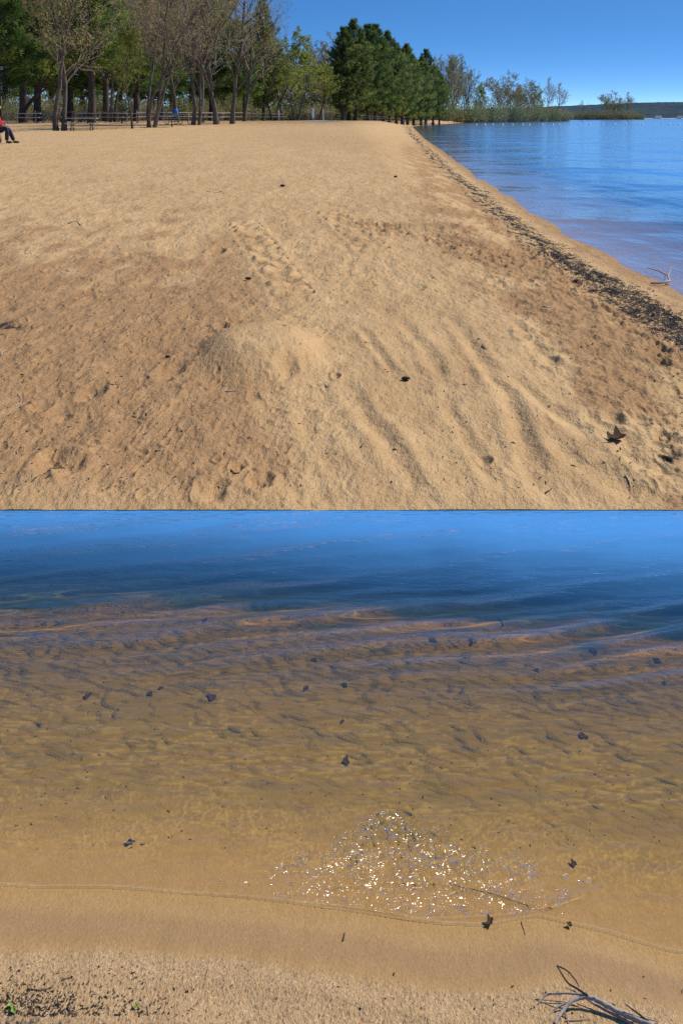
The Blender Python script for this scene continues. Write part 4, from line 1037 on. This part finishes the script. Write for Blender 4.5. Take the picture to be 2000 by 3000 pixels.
def oak_leaf(lobes, L, W, curl, seed):
    """a lobed dry leaf as a thin curled blade with a stalk"""
    r = np.random.default_rng(seed); n = 40; th = np.linspace(-math.pi, math.pi, n, endpoint=False)
    rad = 0.70 + 0.30*np.cos(th*lobes + 0.5)**1 * (0.5+0.5*np.abs(np.sin(th*0.5+1.57)))
    x = np.cos(th)*L/2*(0.75+0.25*rad); y = np.sin(th)*W/2*rad*1.3
    rings = []
    for q in (0.0, 0.45, 0.8, 1.0):
        X = x*q; Yv = y*q; Z = curl*((X/(L/2))**2*0.5 + (np.abs(Yv)/(W/2))**1.5) + 0.03*L*noise(X/L*4+seed, Yv/L*4, seed)
        rings.append(np.c_[X, Yv, Z])
    return np.array(rings)
def leaf_thing(P, L, W, rz, label, lobes=5, curl=0.01, seed=1, mat=None, group=None, name='fallen_leaf', sy=1.0, tilt=0.0, cat='leaf'):
    global rng
    R = oak_leaf(lobes, L, W, curl, seed); n = R.shape[1]
    root = empty(name, tuple(P), 0, label, cat, group); root.rotation_euler = (tilt, 0, 0)
    c, s = math.cos(rz), math.sin(rz)
    V = R.reshape(-1, 3); V = np.c_[V[:, 0]*c-V[:, 1]*s, (V[:, 0]*s+V[:, 1]*c)*sy, V[:, 2]]
    mb = MB(); k = np.arange(n); k2 = (k+1) % n; f = np.vstack([np.stack([a*n+k, a*n+k2, (a+1)*n+k2, (a+1)*n+k], 1) for a in range(3)])
    top = V + np.array([0, 0, 0.0016]); mb.add(top, f); mb.add(V, f[:, ::-1])
    e = np.stack([3*n+k, 3*n+k2, 3*n+k2+4*n, 3*n+k+4*n], 1); mb.add(np.vstack([V, top]), e)
    mb.build('blade', mat or LEAFD, root, False)
    st = MB(); st.tube(np.array([(-L/2*c*0.9, -L/2*s*0.9*sy, 0.004), (-L*0.66*c, -L*0.66*s*sy, 0.002), (-L*0.8*c-0.1*L*s, -L*0.8*s*sy, 0.006)]), [0.02*L, 0.015*L, 0.012*L], 5); st.build('stalk', mat or LEAFD, root)
    for ch in root.children: ch.cycles.is_caustics_receiver = True
    return root
p = snap(1805, 1290); leaf_thing(p+np.array([0, 0, 0.006]), 0.105, 0.060, 0.25, 'dark curled oak leaf lying on the pale raked sand', 5, 0.030, 3, sy=1.9, tilt=0.10)
GL = 'sunken leaves on the sandy bed'
SUNK = [(258, 2082, 26, 'lobed black leaf on the bed, left of the small oval one'), (440, 2078, 20, 'small oval black leaf on the bed between two lobed leaves'), (472, 2063, 16, 'tiny torn black leaf just above the small oval one'),
        (620, 2088, 32, 'ragged black leaf cluster on the amber bed'), (897, 2068, 22, 'pointed black leaf right of the ragged cluster'), (920, 1992, 20, 'black leaf at the brown zone above the pointed leaf'),
        (1010, 2060, 18, 'thin broken black leaf near the middle of the bed'), (1003, 2155, 14, 'tiny black leaf alone in the middle of the amber water'), (1015, 2258, 30, 'upright dark leaf with a notch, alone in the golden shallows'),
        (1708, 2202, 30, 'star-shaped brown leaf in the clear shallows'), (1740, 1983, 26, 'oval black leaf in the greyish shallows'), (1268, 1948, 22, 'black leaf among specks in the brown zone'), (1380, 1948, 16, 'small curled black leaf in the brown zone'),
        (1573, 2030, 18, 'flat black leaf between the grey and the amber water'), (1945, 2065, 15, 'small jagged leaf at the outer grey shallows'), (1920, 2003, 24, 'bluish black leaf in the outermost grey shallows'), (600, 1890, 22, 'blackened leaf at the start of the deep blue water')]
for i, (px, py, sz, l) in enumerate(SUNK):
    tx = (px-1000)/F; tz = -(py-HY)/F; Ys = np.linspace(2.3, 5.5, 3000); hz = bed_h(tx*Ys, Ys)[0]; k = int(np.argmax(H0+tz*Ys <= hz)); y = Ys[k]
    L = sz/F*y*0.95
    leaf_thing((tx*y, y, hz[k]+0.004), L, L*0.6, random.uniform(0, 6.28), l, random.choice([3, 4, 5]), 0.003, 10+i, group=GL, name='sunken_leaf', sy=2.2)
p = np.array([(382-1000)/F, 1, 0]); 
def near(px, py, dz=0.0):
    tx = (px-1000)/F; tz = -(py-HY)/F; Ys = np.linspace(2.2, 5.5, 4000); hz = bed_h(tx*Ys, Ys)[0]; k = int(np.argmax(H0+tz*Ys <= hz)); return np.array([tx*Ys[k], Ys[k], hz[k]+dz])
leaf_thing(near(383, 2482, 0.006), 0.020, 0.010, 0.2, 'grey half-submerged leaf poking from the thin water at the left', 3, 0.004, 40, simple('grey_leaf', (0.10, 0.10, 0.10), 0.5, 0.3, 40), sy=1.6, tilt=0.3)
leaf_thing(near(1680, 2548, 0.006), 0.012, 0.014, 0.2, 'round dark leaf standing in the shallows right of the glitter', 3, 0.003, 41, sy=1.8, tilt=0.3)
leaf_thing(near(1434, 2712, 0.005), 0.016, 0.012, 0.6, 'crumpled dark leaf washed up below the glittering wavelet', 4, 0.006, 42, sy=1.8, tilt=0.2)
leaf_thing(near(1668, 2718, 0.004), 0.008, 0.010, 1.2, 'tiny forked dark leaf on the wet sand above the branch', 3, 0.003, 43, sy=2.0)
GREEN = simple('fresh_green_leaf', (0.20, 0.36, 0.03), 0.5, 0.2, 60)
for px, py, s_, l in [(30, 2955, 0.010, 'bright green leaflet on the black debris in the near corner'), (38, 2970, 0.012, 'larger bright green leaflet below its twin in the near corner'), (397, 2955, 0.009, 'green sprig beside a dark crumb on the dry sand')]:
    leaf_thing(near(px, py, 0.003), s_, s_*0.6, random.uniform(0, 6), l, 3, 0.003, 50+px, GREEN, sy=1.5, name='green_leaf')

def cone(px, py, L, rz, label):
    """a pine cone: scales in a spiral round a tapered core"""
    p = snap(px, py); root = empty('pine_cone', tuple(p+np.array([0, 0, L*0.28])), rz, label, 'pine cone', 'pine cones on the sand')
    mb = MB(); mb.tube([(-L/2, 0, 0), (-L*0.2, 0, 0), (L*0.2, 0, 0), (L/2, 0, 0)], [0.1*L, 0.2*L, 0.18*L, 0.03*L], 7)
    for i in range(60):
        f = i/59; x = -L*0.45+f*L*0.9; a = i*2.4; rr = L*(0.30*math.sin(math.pi*(0.15+0.8*f))**0.8+0.04)
        o = np.array([0, math.cos(a), math.sin(a)]); t_ = np.array([0, -math.sin(a), math.cos(a)]); b0 = np.array([x, 0, 0])
        mb.add([b0+o*rr*0.3-t_*0.02*L, b0+o*rr*0.3+t_*0.02*L, b0+o*rr+t_*0.07*L+np.array([0.08*L, 0, 0]), b0+o*rr-t_*0.07*L+np.array([0.08*L, 0, 0])], [[0, 1, 2, 3]])
    mb.build('scales', simple('cone_brown', (0.05, 0.032, 0.022), 0.8, 0.4, 40), root)
    root.scale = (1, 1.8, 1)
cone(827, 547, 0.085, 0.3, 'pine cone on the open sand, farthest of the cones')
cone(727, 825, 0.055, 0.2, 'pine cone on the damp brown sand beside the tyre track')
cone(1188, 1113, 0.050, 0.1, 'segmented dark cone in the trough of the raked sand')
cone(1158, 520, 0.06, 0.8, 'round pine cone near the dark wrack line')
cone(490, 1050, 0.03, 0.4, 'small cone among clods on the damp sand')

def stick(pts, rad, label, mat, name='stick', dz=0.004, nearfn=snap, group=None):
    P = np.array([nearfn(*q) for q in pts]); P[:, 2] += dz
    if len(P) < 4:
        f = np.linspace(0, 1, 6); L = np.linspace(0, 1, len(P)); P = np.c_[np.interp(f, L, P[:, 0]), np.interp(f, L, P[:, 1]), np.interp(f, L, P[:, 2])]
        P[1:-1] += np.random.default_rng(int(pts[0][0])).normal(0, rad*0.35, (4, 3))
    o = P[0].copy(); mb = MB(); mb.tube(P-o, np.linspace(rad, rad*0.5, len(P)), 6)
    ob = mb.build(name, mat, None, True); ob.location = o; return tag(ob, label, 'stick', group)
stick([(660, 1149), (680, 1151), (700, 1148)], 0.004, 'short pale stick lying before the smooth sand mound', STRAW)
stick([(2, 1042), (10, 1034), (18, 1026)], 0.005, 'pale straw at the left edge near the black patch', STRAW)
stick([(45, 1190), (60, 1180), (62, 1165), (52, 1156)], 0.003, 'curved pale twig on the brown sand at left', STRAW)
stick([(676, 1370), (690, 1378), (700, 1392)], 0.005, 'dark bent twig beside clods at the foot of the mound', LITTER)
stick([(1830, 1395), (1845, 1415), (1848, 1435)], 0.0025, 'thin dark twig curling on the raked sand right of the troughs', LITTER)
stick([(1412, 1013), (1418, 1020), (1424, 1025)], 0.004, 'dark peg-like twig between two troughs', LITTER)
stick([(1590, 903), (1602, 905), (1612, 902)], 0.008, 'pale wood chip on the foreshore', STRAW)
stick([(605, 562), (630, 565), (650, 560), (612, 552)], 0.006, 'grey twig on the far open sand', LITTER)
stick([(200, 655), (225, 648), (237, 662)], 0.008, 'brown forked twig on the open sand at left', LITTER)
stick([(1418, 560), (1430, 562), (1440, 565)], 0.02, 'bleached stick on the dark wrack line', DRIFT)
stick([(310, 1142), (325, 1135), (345, 1130)], 0.0035, 'dark twig on clods near the left middle', LITTER)
stick([(950, 1125), (960, 1135), (975, 1128)], 0.003, 'thin straw beside the mound', STRAW)
stick([(455, 1322), (468, 1325), (476, 1320)], 0.004, 'curved grey bark flake stick on the near sand', DRIFT)
stick([(140, 1400), (152, 1395), (165, 1393)], 0.0035, 'dark splinter on the near brown sand', LITTER)
stick([(1600, 1440), (1608, 1436), (1616, 1430)], 0.0035, 'small dark splinter at the near end of the widest trough', LITTER)
stick([(85, 2902), (120, 2907), (145, 2900), (155, 2893)], 0.0012, 'brown grass stem on the dry near sand at left', simple('brown_stem', (0.12, 0.075, 0.03), 0.8, 0.3, 30), nearfn=near, dz=0.002)
stick([(1004, 2760), (1008, 2748), (1010, 2735)], 0.0014, 'tiny upright twig at the wet sand line', LITTER, nearfn=near, dz=0.002)
stick([(1526, 2702), (1532, 2722), (1538, 2742)], 0.0007, 'hair-thin rootlet on the wet sand above the branch', LITTER, nearfn=near, dz=0.001)
stick([(1460, 1885), (1461, 1905), (1475, 1920), (1462, 1925)], 0.003, 'thin forked twig under the purplish water', LITTER, nearfn=near)
stick([(1655, 2995), (1700, 2993), (1730, 2990)], 0.0012, 'pale straw under the driftwood branch', STRAW, nearfn=near, dz=0.002)

def lakeside_twig():
    P = lambda px, py, dz: (lambda q: np.array([q[0], q[1], q[2]+dz]))(snap(px, py))
    o = P(1960, 838, 0); root = empty('bleached_twig', tuple(o), 0, 'bleached branching twig lying across the wet lake edge at right', 'branch')
    m = MB(); m.tube(np.array([P(1905, 835, .02), P(1935, 838, .03), P(1962, 834, .04), P(1956, 822, .05), P(1930, 808, .05), P(1895, 795, .04)])-o, [0.010, 0.012, 0.012, 0.009, 0.007, 0.004], 6); m.build('stem', simple('bleached_wood', (0.36, 0.28, 0.21), 0.8, 0.25, 20), root, True)
    m = MB(); m.tube(np.array([P(1956, 822, .05), P(1962, 815, .07), P(1966, 806, .09)])-o, [0.007, 0.005, 0.003], 5); m.build('side_twig', simple('bleached_wood', (0.36, 0.28, 0.21), 0.8, 0.25, 20), root, True)
lakeside_twig()

def branch():
    """the driftwood branch in the near corner"""
    def Q(px, py, dz): q = unproject(px, py, z=0.012+dz); return q
    o = Q(1720, 2918, 0); root = empty('driftwood_branch', tuple(o), 0, 'grey forked driftwood branch lying on the near sand in the corner', 'branch')
    def tw(l, r, name, mat=DRIFT):
        P = np.array([Q(*q) for q in l]); n = len(P); f = np.linspace(0, n-1, (n-1)*5+1)
        S = np.c_[[np.interp(f, np.arange(n), P[:, k]) for k in range(3)]].T
        for _ in range(2): S[1:-1] = (S[:-2]+2*S[1:-1]+S[2:])/4
        S[1:-1] += np.random.default_rng(len(l)+int(l[0][0])).normal(0, r[0]*0.10, S[1:-1].shape)
        rad = np.interp(f, np.linspace(0, n-1, len(r)), r); m = MB(); m.tube(S-o, rad, 8); m.build(name, mat, root, True)
    tw([(1960, 3040, .012), (1893, 3000, .014), (1823, 2972, .016), (1765, 2940, .020), (1722, 2919, .024), (1680, 2928, .022), (1650, 2958, .014), (1625, 3000, .006)], [0.0058, 0.005, 0.0042, 0.0034, 0.0028], 'stem')
    tw([(1722, 2919, .026), (1690, 2898, .034), (1665, 2885, .038), (1630, 2830, .050)], [0.0022, 0.0018, 0.0012], 'twig', LITTER)
    tw([(1630, 2830, .050), (1660, 2843, .045), (1682, 2868, .036), (1696, 2892, .028)], [0.0014, 0.0012, 0.0010], 'twig', LITTER)
    tw([(1712, 2915, .022), (1640, 2911, .018), (1600, 2914, .014), (1578, 2938, .006), (1577, 2950, .002)], [0.0020, 0.0017, 0.0012], 'twig')
    tw([(1716, 2922, .020), (1680, 2905, .020), (1655, 2893, .024)], [0.0016, 0.0010], 'twig')
    tw([(1705, 2920, .014), (1760, 2955, .012), (1800, 2975, .010), (1850, 3000, .008), (1890, 3030, .006)], [0.0018, 0.0024, 0.0026], 'twig')
    tw([(1655, 2940, .016), (1625, 2957, .010), (1608, 2980, .004), (1603, 3010, .002)], [0.0018, 0.0012], 'twig')
    tw([(1835, 2946, .030), (1865, 2968, .024), (1893, 2990, .018), (1930, 3020, .014)], [0.0010, 0.0018, 0.0026], 'twig', LITTER)
    tw([(1800, 2962, .018), (1850, 2975, .014), (1930, 2995, .008)], [0.0016, 0.0012], 'twig', STRAW)
    tw([(1648, 2962, .012), (1660, 2975, .008), (1664, 3000, .004)], [0.0014, 0.0010], 'twig')
branch()

# ------------------------------------------------------------------ light, sky, camera
AZ, EL = math.radians(66), math.radians(47)
w = bpy.data.worlds.new('World'); SC.world = w; w.use_nodes = True
nt = w.node_tree; b = NB(nt)
bg = nt.nodes['Background']
sky = b.n('ShaderNodeTexSky', sky_type='NISHITA'); sky.sun_disc = False; sky.sun_elevation = EL; sky.sun_rotation = AZ
sky.altitude = 300; sky.air_density = 1.0; sky.dust_density = 0.2; sky.ozone_density = 3.0
tc = b.n('ShaderNodeTexCoord'); mp = b.n('ShaderNodeMapping'); mp.inputs['Scale'].default_value = (1, 1, 8.0); mp.inputs['Location'].default_value = (0, 0, 0.06); b.l(tc.outputs['Generated'], mp.inputs[0])
nv = b.n('ShaderNodeVectorMath', operation='NORMALIZE'); b.l(mp.outputs[0], nv.inputs[0]); b.l(nv.outputs[0], sky.inputs[0])
hs = b.n('ShaderNodeHueSaturation'); hs.inputs['Saturation'].default_value = 1.28; b.l(sky.outputs[0], hs.inputs['Color'])
b.l(hs.outputs[0], bg.inputs[0]); bg.inputs[1].default_value = 0.15
ld = bpy.data.lights.new('sun', 'SUN'); ld.energy = 4.2; ld.cycles.is_caustics_light = True; ld.angle = math.radians(0.5); ld.color = (1.0, 0.95, 0.87)
lo = bpy.data.objects.new('sun', ld); COL.objects.link(lo)
sv = Vector((math.sin(AZ)*math.cos(EL), math.cos(AZ)*math.cos(EL), math.sin(EL)))
lo.rotation_euler = sv.to_track_quat('Z', 'Y').to_euler(); lo.location = (30, 30, 40)
cd = bpy.data.cameras.new('camera'); co = bpy.data.objects.new('camera', cd); COL.objects.link(co); SC.camera = co
co.location = (0, 0, H0); co.rotation_euler = (math.radians(90), 0, 0)
cd.sensor_fit = 'HORIZONTAL'; cd.sensor_width = 36; cd.lens = 36*F/2000; cd.shift_y = -(1500-HY)/2000
cd.clip_start = 0.05; cd.clip_end = 20000
SC.view_settings.view_transform = 'Standard'; SC.view_settings.look = 'None'; SC.view_settings.exposure = 0.2
SC.cycles.max_bounces = 8; SC.cycles.transparent_max_bounces = 12; SC.cycles.use_denoising = False
